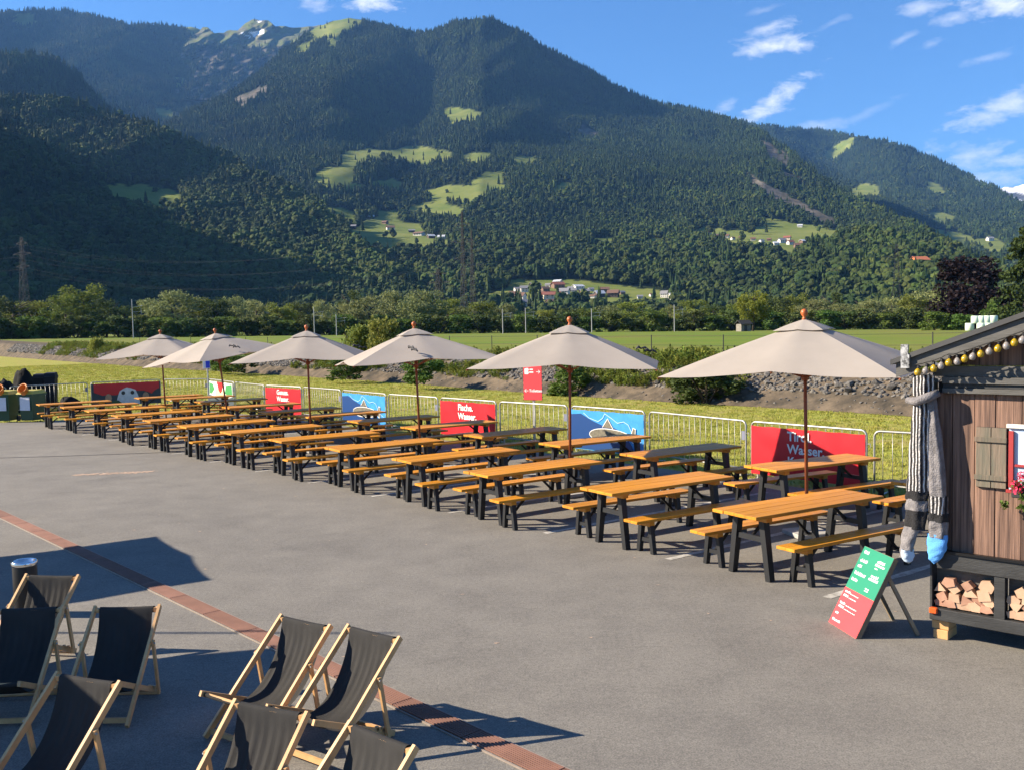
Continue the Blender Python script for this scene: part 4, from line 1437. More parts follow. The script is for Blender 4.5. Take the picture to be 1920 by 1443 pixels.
# ------------------------------------------------------------------ umbrellas
def umbrella_tpl():
    out = []
    rc, rm, zc, zm = 2.12, 1.5, 2.25, 2.325
    def edge(k):
        return ((rc, zc) if k % 2 == 0 else (rm, zm))
    nr, ns = 9, 5

    def skin(r0, z0, ends, bulge, sag):
        P = np.zeros((nr + 1, 8 * ns + 1, 3))
        for i in range(nr + 1):
            t = i / nr
            ring = []
            for k in range(8):
                re, ze = ends(k)
                rr = r0 + (re - r0) * t
                zz = z0 + (ze - z0) * t + bulge * math.sin(math.pi * t)
                a = k * math.pi / 4
                ring.append(np.array((rr * math.cos(a), rr * math.sin(a), zz)))
            ring.append(ring[0])
            for k in range(8):
                for j in range(ns):
                    f = j / ns
                    q = ring[k] * (1 - f) + ring[k + 1] * f
                    q = q - np.array((0, 0, sag * t * 4 * f * (1 - f) + .012 * t * float(fbm(np.array(q[0] * 2.6 + 9), np.array(q[1] * 2.6 + q[0]), 17, 3)) * 4 * f * (1 - f)))
                    P[i, k * ns + j] = q
            P[i, -1] = P[i, 0]
        return MB().grid(P)
    out.append(('canopy', skin(.20, 2.845, edge, .012, .026).mesh('canopy', MT['cloth'], True), [
        ('vent_cap', skin(.015, 2.945, lambda k: (.47, 2.80) if k % 2 == 0 else (.34, 2.815), .008, .006).mesh('vent_cap', MT['cloth'], True))]))
    out.append(('pole', MB().tube([(0, 0, .05), (0, 0, 2.94)], .024, 10).mesh('pole', MT['pole'], True)))
    out.append(('finial', MB().lathe([(.02, 2.93), (.035, 2.945), (.022, 2.97), (.02, 2.98), (.042, 3.005), (.050, 3.035), (.042, 3.065), (.012, 3.085)], n=12).mesh('finial', MT['finial'], True)))
    out.append(('base', MB().box((0, 0, .035), (.5, .5, .06), b=.008).box((0, 0, .13), (.09, .09, .14)).mesh('base', MT['concrete'])))
    out.append(('runner', MB().lathe([(.03, 2.12), (.055, 2.13), (.055, 2.2), (.03, 2.21)], n=10).mesh('runner', MT['pole'])))
    for k in range(8):
        a = k * math.pi / 4
        re, ze = edge(k)
        e = np.array((re * math.cos(a), re * math.sin(a), ze - .02))
        c = np.array((.05 * math.cos(a), .05 * math.sin(a), 2.84))
        h = c * .5 + e * .5 + (0, 0, .025)
        rn = np.array((.05 * math.cos(a), .05 * math.sin(a), 2.17))
        out.append(('rib', MB().bar(c, h, .022, .014).bar(h, e, .022, .014).mesh('rib', MT['pole']), [('strut', MB().bar(rn, h - (0, 0, .015), .018, .012).mesh('strut', MT['pole']))]))
    return out


TPL_U = umbrella_tpl()
TPL_S = []
for (a0, f0) in ((28, .72), (31, .80)):
    a = R_(a0)
    p0 = np.array((math.cos(a) * .1, math.sin(a) * .1, 2.9))
    e0 = np.array((math.cos(a) * 1.62, math.sin(a) * 1.62, 2.33))
    q = p0 * (1 - f0) + e0 * f0 + (0, 0, .05)
    TPL_S.append(('tie_strap', MB().tube([q, q + (.04, .02, .03), q + (.02, .09, .0), q + (.07, .13, .02), q + (.10, .20, -.03)], [.016, .024, .014, .022, .012], 6).mesh('tie_strap', MT['strap'], True)))
UMB = [(4.0, 13.0, -77.5, -.6, 0, 'nearest beige umbrella, beside the hut', 0), (.97, 16.5, -54.4, .8, 0, 'second beige umbrella from the hut', 1), (-1.93, 19.95, -118, -1.6, -1, 'third beige umbrella from the hut, tilted to the left', 1),
       (-4.92, 23.3, -43, -.6, 0, 'fourth beige umbrella from the hut', 1), (-7.88, 26.7, -86.4, -6.0, 1, 'fifth beige umbrella from the hut, leaning left', 1), (-11.07, 30.6, -136, -1.6, 0, 'farthest beige umbrella, sixth from the hut', 0)]


def umbrella(x, y, fa, lean, tip, label, strap, group='beige umbrellas between the table rows'):
    t = thing('parasol', (x, y, 0), 0, label, 'umbrella', group)
    t.rotation_euler = (Matrix.Rotation(R_(lean), 4, 'Y') @ Matrix.Rotation(R_(tip), 4, 'X') @ Matrix.Rotation(R_(fa), 4, 'Z')).to_euler()
    place(TPL_U, t)
    if strap:
        place(TPL_S, t)


for u in UMB:
    umbrella(*u)
# two more umbrellas and a pole stand just outside the left edge; their shadows lie across the asphalt
umbrella(-9.8, 12.03, -13, 0, 0, 'umbrella left of the picture, its shadow crossing the rusty grate', 0, 'umbrellas outside the left edge')
umbrella(-7.49, 7.28, -33.5, 0, 0, 'umbrella left of the picture, its shadow covering the dark deckchairs', 0, 'umbrellas outside the left edge')
t = thing('slim_pole', (-9.4, 9.68, 0), 0, 'slim pole left of the picture casting the thin shadow line', 'pole')
link('post', MB().tube([(0, 0, 0), (0, 0, 4.5)], [.035, .02], 8).mesh('post', MT['grey_post']), t)
link('base', MB().lathe([(.2, 0), (.2, .04), (.06, .07), (.05, .2)]).mesh('base', MT['concrete']), t)


# ------------------------------------------------------------------ deckchairs
def chair_tpl():
    w, lx, hz, bx, bz, rx, t = .547, .753, .685, .014, .345, -.706, .69
    pn = MT['pine']
    out = []
    for s in (-1, 1):
        y = s * (w / 2 - .011)
        d = np.array((-lx, 0, hz)) / math.hypot(lx, hz)
        a = np.array((0, y, .012))
        b_ = np.array((-lx, y, hz)) + d * .03
        out.append(('side_rail', MB().bar(a, b_, .044, .022, (0, 0, 1)).mesh('side_rail', pn)))
        yi = s * (w / 2 - .036)
        out.append(('seat_rail', MB().bar((bx + .03, yi, bz + .012), (rx, yi, .018), .040, .021, (0, 0, 1)).mesh('seat_rail', pn)))
        yo = s * (w / 2 + .012)
        out.append(('prop', MB().bar((-lx * t - .005, yo, hz * t + .02), (rx + .10, yo, .035), .032, .020, (1, 0, 0)).mesh('prop', pn)))
        mb = MB()
        for k in range(3):
            mb.box((rx + .05 + k * .06, yi, .062 + k * .025), (.022, .021, .03))
        out.append(('notch_block', mb.mesh('notch_block', pn)))
        out.append(('bolt', MB().tube([(-lx * t, yo - .02, hz * t), (-lx * t, yo + .018, hz * t)], .008, 8).mesh('bolt', MT['zinc'])))
    out.append(('top_rail', MB().box((-lx, 0, hz - .006), (.026, w - .046, .022)).mesh('top_rail', pn)))
    for s in (-1, 1):
        out.append(('rail_end', MB().box((-lx, s * (w / 2 - .036), hz - .004), (.038, .028, .034)).mesh('rail_end', pn)))
    out.append(('front_rail', MB().tube([(bx, -w / 2 + .02, bz), (bx, w / 2 - .02, bz)], .012, 8).mesh('front_rail', pn)))
    out.append(('rear_rail', MB().box((rx + .02, 0, .024), (.022, w - .10, .036)).mesh('rear_rail', pn)))
    out.append(('foot_rail', MB().box((-.045, 0, .045), (.022, w - .05, .036)).mesh('foot_rail', pn)))
    out.append(('prop_rail', MB().tube([(rx + .10, -w / 2 - .02, .035), (rx + .10, w / 2 + .02, .035)], .011, 8).mesh('prop_rail', pn)))
    ctl = np.array([(-lx - .032, hz - .04), (-lx - .036, hz - .005), (-lx - .02, hz + .022), (-lx + .012, hz + .022), (-lx + .026, hz - .01), (-.705, .585), (-.645, .46), (-.56, .335), (-.45, .235), (-.33, .19), (-.21, .195), (-.10, .25),
                    (-.03, .318), (bx - .004, bz + .016), (bx + .014, bz + .012), (bx + .018, bz - .012), (bx, bz - .022), (bx - .03, bz - .03)])
    tt = np.linspace(0, len(ctl) - 1, 70)
    # smooth the profile a little
    cx, cz = np.interp(tt, range(len(ctl)), ctl[:, 0]), np.interp(tt, range(len(ctl)), ctl[:, 1])
    for _ in range(2):
        cx[1:-1], cz[1:-1] = (cx[:-2] + 2 * cx[1:-1] + cx[2:]) / 4, (cz[:-2] + 2 * cz[1:-1] + cz[2:]) / 4
    nw = 26
    P = np.zeros((len(tt), nw + 1, 3))
    hw = (w - .10) / 2
    for i in range(len(tt)):
        f = i / len(tt)
        for j in range(nw + 1):
            y = -hw + 2 * hw * j / nw
            pl = (.0042 * math.sin(j * 1.7 + math.sin(i * .2) * 1.2) + .002 * math.sin(j * 2.9 + i * .15)) * math.exp(-((f - .36) / .09) ** 2) + .0022 * math.sin(j * .55 + i * .16) * math.sin(math.pi * f) ** 2
            cup = .012 * (1 - (y / hw) ** 2) * math.sin(math.pi * f)
            P[i, j] = (cx[i] + pl * .7 - cup * .4, y * (1 - .05 * math.sin(math.pi * f)), cz[i] + pl - cup)
    out.append(('sling', MB().grid(P).mesh('sling', MT['canvas'], True)))
    return out


TPL_C = chair_tpl()
for (x, y, a, lb) in [(-2.052, 6.63, -123.7, 'sunlit black deckchair, the left one of the pair standing side by side on the grate'), (-1.517, 6.347, -126.7, 'sunlit black deckchair, the right one of the pair by the grate'),
                      (-1.788, 4.878, -114.4, 'sunlit black deckchair cut by the lower edge, left of two'), (-1.253, 4.568, -130.4, 'sunlit black deckchair cut by the lower edge, right of two'),
                      (-3.078, 5.415, -111.5, 'sunlit black deckchair at the lower left, nearest on that side'), (-3.185, 6.992, -89.5, 'shaded black deckchair with only its upper right corner in sun'),
                      (-3.95, 7.02, -86, 'shaded black deckchair cut by the left edge'), (-4.436, 8.084, -98.4, 'sunlit black deckchair at the back beside the ash bin'), (-3.95, 5.55, -105, 'deckchair at the left edge showing one wooden rail end')]:
    t = thing('deckchair', (x, y, 0), R_(a), lb, 'deckchair', 'black deckchairs')
    place(TPL_C, t)
t = thing('ash_bin', (-5.18, 10.0, 0), 0, 'black cylindrical ash bin with shiny metal rim at the left edge', 'ash bin')
link('body', MB().lathe([(.115, 0), (.12, .02), (.12, .53), (.118, .54)], n=28).mesh('body', mat('black_enamel', (.012, .012, .013), .35), True), t)
link('rim', MB().lathe([(.122, .53), (.128, .54), (.128, .575), (.12, .582), (.10, .575), (.09, .55)], n=28).mesh('rim', mat('chrome', (.75, .75, .75), .15, metal=1), True), t)

# ------------------------------------------------------------------ drain, road marks
DD, DN = np.array((.670, -.742)), np.array((.742, .670))
D0 = DN * 4.262
dr = thing('drain_channel', (*(D0 + DD * 2), 0), math.atan2(DD[1], DD[0]), 'rust red drain channel running diagonally across the asphalt', 'drain')
link('channel_shade', MB().box((-8.0, 0, .0025), (36, .19, .003)).mesh('channel_shade', MT['pit_shade']), dr)  # flat dark sheet on the asphalt, painted shade instead of a real hollow
for s in (-1, 1):
    link('edge_rail', MB().box((-8.0, s * .107, .006), (36, .013, .012)).mesh('edge_rail', MT['kerb']), dr)
gb = MB()
PL = .85
for k in range(9):
    gb.box((0, -.086 + k * .0215, .014), (PL - .012, .0115, .012))
for k in range(9):
    gb.box((-PL / 2 + .02 + k * (PL - .04) / 8, 0, .009), (.014, .19, .008))
for sx in (-1, 1):
    gb.box((sx * (PL / 2 - .012), 0, .0125), (.012, .19, .0108))
GM = gb.mesh('grate', MT['grate'])
for k in range(-29, 11):
    o = link('grate', GM, dr)
    o.location = (k * PL, 0, .001)
r = np.random.default_rng(12)
for i in range(-1, 12):
    x, y = 1.89 - 1.47 * i, 11.8 + 1.665 * i
    if i == -1:
        x, y = 3.28, 10.0
    a = R_(36.8)
    e, nn = np.array((math.cos(a), math.sin(a))), np.array((-math.sin(a), math.cos(a)))
    s_ = np.linspace(0, 4.9, 30)
    w_ = .05 + .006 * r.normal(0, 1, 30)
    L1 = [np.array((x, y)) + e * q + nn * w for q, w in zip(s_, w_)]
    L2 = [np.array((x, y)) + e * q - nn * (w + .004 * r.normal()) for q, w in zip(s_, w_)]
    P = np.array([[(*q, .004) for q in L2], [(*q, .004) for q in L1]])
    link('parking_line', MB().grid(P).mesh('parking_line', MT['white_paint']), kind='structure')
MT['tar'] = mat('tar_seam', (.035, .034, .033), .7, var=.2)
sx = np.linspace(-40, -7.2, 60)
sy = 23.38 + (sx + 12.57) * .105 + .03 * np.sin(sx * 1.3)
link('tar_seam', MB().grid(np.array([np.column_stack([sx, sy - .035, np.full(60, .004)]), np.column_stack([sx, sy + .035, np.full(60, .004)])])).mesh('tar_seam', MT['tar']), kind='structure')
MT['chalk'] = mat('pinkish_residue', (.42, .30, .22), .9, var=.3, vscale=9)
mb = MB()
for k in range(420):
    f = r.random()
    c = np.array((-9.3 + 1.55 * f + .05 * r.normal(), 20.2 + .31 * f + .10 * r.normal() * (1 - abs(f - .5)), .0035 + .0000 * k))
    s_ = r.uniform(.008, .035)
    a = r.uniform(0, 6.28, 5)
    a.sort()
    mb.poly([c + (math.cos(q) * s_ * 1.6, math.sin(q) * s_, k * 1e-6) for q in a])
for k in range(160):
    c = np.array((r.uniform(-14, 6), r.uniform(8, 21), .0032))
    s_ = r.uniform(.006, .018)
    a = np.sort(r.uniform(0, 6.28, 5))
    mb.poly([c + (math.cos(q) * s_ * 1.6, math.sin(q) * s_, 0) for q in a])
link('asphalt_residue', mb.mesh('asphalt_residue', MT['chalk']), kind='structure')


# ------------------------------------------------------------------ barriers and banners
def text_mesh(s, size, m, x=0, z=0, y=0, bold=.0, center=False, rx=math.pi / 2):
    cu = bpy.data.curves.new('lettering', 'FONT')
    cu.body = s
    cu.size = size
    cu.offset = bold
    cu.resolution_u = 3
    cu.align_x = 'CENTER' if center else 'LEFT'
    cu.materials.append(m)
    ob = bpy.data.objects.new('lettering', cu)
    COL.objects.link(ob)
    dg = bpy.context.evaluated_depsgraph_get()
    dg.update()
    me = bpy.data.meshes.new_from_object(ob.evaluated_get(dg))
    bpy.data.objects.remove(ob)
    me.name = 'lettering'
    me.transform(Matrix.Translation((x, y, z)) @ Matrix.Rotation(rx, 4, 'X'))
    return me


def flat(pts, y):
    return MB().poly([(x, y, z) for x, z in pts])


def stroke(pts, w, y, closed=False):
    mb = MB()
    pts = [np.array(q, float) for q in pts] + ([np.array(pts[0], float)] if closed else [])
    for i in range(len(pts) - 1):
        d = pts[i + 1] - pts[i]
        d /= np.linalg.norm(d) + 1e-9
        n_ = np.array((-d[1], d[0])) * w / 2
        a, b_ = pts[i] - d * w * .3, pts[i + 1] + d * w * .3
        yy = y - i * 2e-5
        mb.poly([(q[0], yy, q[1]) for q in (a - n_, b_ - n_, b_ + n_, a + n_)])
    return mb


def sheet_cloth(L, z0, z1, m, seed, wave=.007):
    nx, nz = 40, 12
    P = np.zeros((nz + 1, nx + 1, 3))
    for j in range(nz + 1):
        for i in range(nx + 1):
            x, z = .03 + (L - .06) * i / nx, z0 + (z1 - z0) * j / nz
            n_ = float(fbm(np.array(x * 2.2 + z), np.array(z * 2.5), seed, 3))
            top = math.sin(x * 5.5 + seed) * .5 + math.sin(x * 9.1 + 2 * z)
            P[j, i] = (x, -.030 + wave * n_ * 1.4 + wave * .5 * top * (z - z0), z - .012 * abs(math.sin(x * math.pi / L * 5)) * (j == nz))
    return MB().grid(P).mesh('banner', m, True)


def banner(kind, L, t, seed):
    z0, z1 = .10, 1.015
    if kind in ('tirol', 'fische', 'genuss'):
        b_ = link('banner', sheet_cloth(L, z0, z1, MT['red'], seed), t)
        wd = {'tirol': ('Tirol.', 'Wasser.', 'Kraft.'), 'fische': ('Fische.', 'Wasser.'), 'genuss': ('Genuss.', 'Wasser.')}[kind]
        for k, s in enumerate(wd):
            link('lettering', text_mesh(s, .235, MT['white'], L * .35, .79 - .23 * k, -.05, .006), b_)
    elif kind == 'fish':
        b_ = link('banner', sheet_cloth(L, z0, z1, MT['blue'], seed, .004), t)
        y = -.044
        link('dark_wave', flat([(.04, .12), (.04, .90), (L * .16, .93), (L * .30, .80), (L * .45, .70), (L * .62, .66), (L * .74, .56), (L * .84, .30), (L * .88, .12)], y).mesh('dark_wave', MT['navy']), b_)
        body = [(L * (.28 + .56 * (1 - math.cos(a)) / 2), .48 + .17 * math.sin(a) * (1 - .25 * (1 - math.cos(a)) / 2)) for a in np.linspace(.05, math.pi - .25, 14)]
        low = [(x, .96 - z - .0) for x, z in body[::-1]]
        tail = [(L * .86, .70), (L * .89, .68), (L * .88, .36), (L * .85, .38)]
        fb = body + tail + low
        f_ = link('fish', flat(fb, y - .003).mesh('fish', MT['fish']), b_)
        link('fish_outline', stroke(fb, .014, y - .006, True).mesh('fish_outline', MT['white']), f_)
        fin = [(L * .46, .66), (L * .53, .86), (L * .60, .64)]
        link('fin', flat(fin, y - .004).mesh('fin', MT['fish']), f_)
        link('fin_outline', stroke(fin, .014, y - .007).mesh('fin_outline', MT['white']), f_)
        wv = [(L * .20, .95), (L * .28, .84), (L * .40, .78), (L * .46, .86), (L * .49, .97), (L * .56, .90), (L * .66, .78), (L * .74, .82), (L * .80, .76), (L * .84, .60), (L * .90, .46), (L * .96, .40)]
        link('wave_line', stroke(wv, .016, y - .002).mesh('wave_line', MT['lightblue']), b_)
    elif kind == 'curtain':
        b_ = link('banner', sheet_cloth(L, z0, z1, mat('slate_banner', (.03, .045, .06), .5), seed, .004), t)
        zz = [(.04, 1.0), (.04, .66), (.10, .60), (.16, .52), (.24, .55), (.34, .52), (.44, .60), (.60, .66), (.74, .66), (.80, .60), (.86, .52), (.90, .64), (.97, .74), (.97, 1.0)]
        link('red_drape', flat([(x * L, z) for x, z in zz], -.045).mesh('red_drape', MT['red']), b_)
        mm = [(.34, .12), (.37, .46), (.40, .68), (.46, .78), (.50, .82), (.56, .78), (.63, .70), (.66, .48), (.69, .12)]
        link('pale_shape', flat([(x * L, z) for x, z in mm], -.049).mesh('pale_shape', mat('pale_print', (.55, .56, .58), .6, var=.2, vscale=6)), b_)
        wdm = mat('wood_disc_print', (.34, .22, .14), .6, var=.3, vscale=12)
        for cx in (.24, .77):
            link('disc', flat([(cx * L + .13 * math.cos(a), .42 + .17 * math.sin(a)) for a in np.linspace(0, 6.28, 16)[:-1]], -.052).mesh('disc', wdm), b_)
        dk = mat('dark_print', (.03, .035, .04), .6)
        for cx in (.45, .58):
            link('spot', flat([(cx * L + .075 * math.cos(a), .60 + .08 * math.sin(a)) for a in np.linspace(0, 6.28, 14)[:-1]], -.054).mesh('spot', dk), b_)
        link('leaf_print', flat([(.30 * L, .12), (.27 * L, .25), (.33 * L, .33), (.38 * L, .3), (.44 * L, .14)], -.056).mesh('leaf_print', mat('leaf_print', (.05, .09, .04), .6)), b_)
    elif kind == 'green':
        b_ = link('banner', sheet_cloth(L, z0, z1, mat('slate_banner', (.05, .07, .09), .5), seed, .004), t)
        link('white_field', flat([(.04 * L, .45), (.04 * L, 1.0), (.97 * L, 1.0), (.97 * L, .5), (.7 * L, .38), (.3 * L, .42)], -.044).mesh('white_field', MT['white']), b_)
        gm = mat('green_print', (.03, .24, .06), .6)
        link('green_shape', flat([(.05 * L, .5), (.05 * L, .95), (.2 * L, .9), (.26 * L, .7), (.14 * L, .5)], -.047).mesh('green_shape', gm), b_)
        link('green_shape', flat([(.72 * L, .9), (.95 * L, .98), (.96 * L, .55), (.82 * L, .45), (.68 * L, .6)], -.047).mesh('green_shape', gm), b_)
        link('red_shape', flat([(.36 * L, 1.0), (.62 * L, 1.0), (.56 * L, .62), (.46 * L, .55)], -.048).mesh('red_shape', MT['red']), b_)
        link('pale_shape', flat([(.3 * L, .45), (.28 * L, .7), (.4 * L, .75), (.5 * L, .55), (.6 * L, .72), (.68 * L, .66), (.66 * L, .45)], -.051).mesh('pale_shape', mat('cream_print', (.65, .55, .35), .6)), b_)


BARM = {}


def barrier(A, B_, kind, label, seed):
    A, B_ = np.array(A), np.array(B_)
    d = B_ - A
    L = float(np.linalg.norm(d))
    t = thing('crowd_barrier', (*A, -.03), math.atan2(d[1], d[0]), label, 'barrier', 'metal crowd barriers along the lawn')
    H, rr = 1.08, .10
    path = [(.02, 0, .02)] + [(.02, 0, .5), (.02, 0, H - rr)] + [(.02 + rr - rr * math.cos(a), 0, H - rr + rr * math.sin(a)) for a in np.linspace(.3, math.pi / 2, 5)]
    path += [(L - .02 - rr + rr * math.sin(a), 0, H - rr + rr * math.cos(a)) for a in np.linspace(0, math.pi / 2 - .3, 5)] + [(L - .02, 0, H - rr), (L - .02, 0, .5), (L - .02, 0, .02)]
    link('frame', MB().tube(path, .019, 8).mesh('frame', MT['zinc'], True), t)
    link('lower_rail', MB().tube([(.03, 0, .17), (L - .03, 0, .17)], .015, 8).mesh('lower_rail', MT['zinc'], True), t)
    nb = max(8, int(L / .155))
    bm = BARM.setdefault('bar', MB().tube([(0, 0, .17), (0, 0, H)], .0055, 6).mesh('bar', MT['zinc'], True))
    for k in range(1, nb):
        link('bar', bm, t).location = (L * k / nb, 0, 0)
    for x in (.16, L - .16):
        link('foot', MB().box((x, 0, .018), (.05, .62, .012)).box((x, 0, .09), (.03, .03, .16)).mesh('foot', MT['zinc']), t)
    link('hook_plate', MB().box((L - .075, -.012, .80), (.085, .012, .17)).mesh('hook_plate', MT['plate']), t)
    link('hook', MB().tube([(L - .02, 0, .84), (L + .05, 0, .86), (L + .06, 0, .80)], .008, 6).mesh('hook', MT['zinc']), t)
    if kind:
        banner(kind, L, t, seed)


BP_ = [(8.2, 14.3), (6.06, 16.2), (4.49, 18.2), (2.91, 20.68), (1.35, 22.6), (-.37, 24.36), (-2.0, 26.24), (-3.67, 28.1), (-5.42, 30.5), (-7.13, 32.6), (-8.85, 34.3), (-10.7, 36.97), (-12.65, 40.05), (-14.78, 40.5), (-17.2, 39.0), (-19.4, 36.9), (-21.6, 35.6)]
BK = [(None, 'plain crowd barrier half hidden behind the hut'), ('tirol', 'crowd barrier with red banner reading Tirol Wasser Kraft nearest the hut'), (None, 'plain crowd barrier left of the Tirol banner'),
      ('fish', 'crowd barrier with blue fish banner behind the second umbrella pole'), (None, 'plain crowd barrier in front of the red signpost'), ('fische', 'crowd barrier with red banner reading Fische Wasser'),
      (None, 'plain crowd barrier behind the third umbrella pole from the hut'), ('fish', 'crowd barrier with blue fish banner farther from the hut'), (None, 'plain crowd barrier behind the fourth umbrella pole from the hut'),
      ('genuss', 'crowd barrier with red banner, farthest of the three red ones'), (None, 'plain crowd barrier between green and red banners'), ('green', 'crowd barrier with green, white and red picture banner'),
      (None, 'plain crowd barrier between the two picture banners'), ('curtain', 'crowd barrier with red zigzag picture banner at the left'), (None, 'plain crowd barrier behind the green bin'), (None, 'plain crowd barrier at the left edge')]
for i, (kd, lb) in enumerate(BK):
    a, b_ = np.array(BP_[i + 1]), np.array(BP_[i])
    g = (b_ - a) / np.linalg.norm(b_ - a) * .05
    barrier(a + g, b_ - g, kd, lb, i)

# signs on the lawn
p_ = pt(1002, 800, 24.7)
t = thing('direction_sign', (p_[0], p_[1], -.03), R_(-30), 'red direction sign on a pale post behind the barriers', 'sign')
link('post', MB().box((0, 0, 1.0), (.055, .055, 2.0)).mesh('post', MT['grey_post']), t)
bd = link('board', MB().box((0, -.045, 1.56), (.54, .02, .96), b=.004).mesh('board', MT['signred']), t)
for k in range(9):
    for s in (-1, 1):
        link('cable_tie', MB().box((s * .272, -.045, 1.16 + k * .1), (.014, .024, .03)).mesh('cable_tie', MT['strap']), bd)
link('lettering', text_mesh('Toiletten', .10, MT['white'], -.10, 1.29, -.06, .003), bd)
link('arrow', stroke([(-.13, 1.32), (-.23, 1.32)], .014, -.058).mesh('arrow', MT['white']), bd)
link('arrow', stroke([(-.19, 1.36), (-.235, 1.32), (-.19, 1.28)], .014, -.06).mesh('arrow', MT['white']), bd)
link('pictogram', flat([(-.23, 1.74), (-.23, 1.88), (-.13, 1.90), (-.10, 1.86), (-.12, 1.82), (-.10, 1.76), (-.14, 1.73)], -.058).mesh('pictogram', MT['white']), bd)
for k, w in enumerate((.10, .12)):
    link('caption', MB().box((-.03, -.057, 1.86 - k * .07), (w, .002, .035)).mesh('caption', MT['white']), bd)
link('arrow', stroke([(.12, 1.80), (.22, 1.80)], .014, -.058).mesh('arrow', MT['white']), bd)
link('arrow', stroke([(.18, 1.84), (.225, 1.80), (.18, 1.76)], .014, -.06).mesh('arrow', MT['white']), bd)
p_ = pt(391, 740, 38.5)
t = thing('parking_sign', (p_[0], p_[1], -.03), R_(12), 'narrow blue and white parking sign on a thin grey post', 'sign')
link('post', MB().tube([(0, 0, 0), (0, 0, 2.2)], .03, 8).mesh('post', MT['grey_post']), t)
bd = link('board', MB().box((-.03, -.05, 1.95), (.26, .02, .64), b=.004).mesh('board', MT['white']), t)
link('blue_field', MB().box((.02, -.064, 1.78), (.15, .003, .26)).mesh('blue_field', MT['signblue']), bd)
link('lettering', text_mesh('P', .42, MT['signblue'], -.13, 1.93, -.066, .004), bd)


# bins and the dark store behind them
def wheelie(loc, rz, label, body, lidc, s=1.0, funnel=True, group='green waste bins', nm='waste_bin'):
    t = thing(nm, loc, rz, label, 'bin', group)
    t.scale = s if hasattr(s, '__len__') else (s, s, s)
    v = [(-.24, -.27, .06), (.24, -.27, .06), (.24, .24, .06), (-.24, .24, .06), (-.29, -.35, .96), (.29, -.35, .96), (.29, .33, .96), (-.29, .33, .96)]
    link('body', MB().hexa(np.array(v)).box((0, .0, .945), (.62, .72, .05)).mesh('body', body), t)
    lid = link('lid', MB().hexa(np.array([(-.32, -.40, .975), (.32, -.40, .975), (.32, .36, .975), (-.32, .36, .975), (-.26, -.30, 1.08), (.26, -.30, 1.08), (.26, .30, 1.1), (-.26, .30, 1.1)])).mesh('lid', lidc), t)
    for sx in (-1, 1):
        link('wheel', MB().tube([(sx * .22, .28, .10), (sx * .28, .28, .10)], .10, 14).mesh('wheel', MT['strap']), t)
    if funnel:
        link('funnel', MB().tube([(0, -.30, 1.02), (0, -.38, 1.12), (0, -.44, 1.18)], [.13, .15, .17], 14, False).mesh('funnel', FUN, True), lid)
        link('rim', MB().tube([(.165 * math.cos(a), -.43 + .09 * math.sin(a), 1.18 + .14 * math.sin(a)) for a in np.linspace(0, 2 * math.pi, 18)], .025, 6).mesh('rim', FUN, True), lid)
        link('notice', MB().box((0, -.352, .64), (.40, .01, .46)).mesh('notice', mat('notice', (.60, .62, .66), .5, var=.12, vscale=9)), t)
    return t


FUN = mat('orange_plastic', (.62, .20, .03), .4)
GRN = mat('green_plastic', (.015, .06, .03), .45)
YEL = mat('yellow_green_plastic', (.42, .36, .06), .45)
DKP = mat('anthracite_plastic', (.016, .019, .024), .7, spec=.2)
wheelie((*gpt(62, 789)[:2], 0), R_(-14), 'green bin with yellow lid, the right one beside the barriers', GRN, YEL, 1.0)
wheelie((*gpt(14, 790)[:2], 0), R_(-4), 'green bin with yellow lid cut by the left edge', GRN, YEL, 1.0)
wheelie((*pt(97, 740, 44)[:2], -.03), R_(12), 'dark grey container standing behind the barrier, right one', DKP, DKP, (.72, .72, 1.36), False, 'dark grey containers', 'container')
wheelie((*pt(76, 740, 44.2)[:2], -.03), R_(12), 'dark grey container standing behind the barrier, left one', DKP, DKP, (.72, .72, 1.32), False, 'dark grey containers', 'container')
TARP = mat('black_tarpaulin', (.007, .007, .008), .85, spec=.15)


def heap(loc, sx, sy, sz, seed, label):
    v, f = ico(3)
    n_ = fbm(v[:, 0] * 1.7 + 5, v[:, 1] * 1.7 + v[:, 2], seed, 3)
    q = v * (1 + .28 * n_)[:, None]
    q[:, 2] = np.maximum(q[:, 2], -.05)
    o = link('covered_heap', MB().add(q * (sx, sy, sz), f).mesh('covered_heap', TARP, True), label=label, category='heap', group='heaps under black tarpaulin')
    o.location = loc


heap((*pt(47, 745, 43.4)[:2], -.03), .52, .5, 1.72, 3, 'tall black covered heap left of the dark containers')
heap((*pt(8, 745, 42.6)[:2], -.03), .62, .6, 1.25, 4, 'lower black covered heap at the left edge')
heap((*pt(131, 745, 41.5)[:2], -.03), .50, .5, .62, 6, 'low black covered heap behind the left barrier')


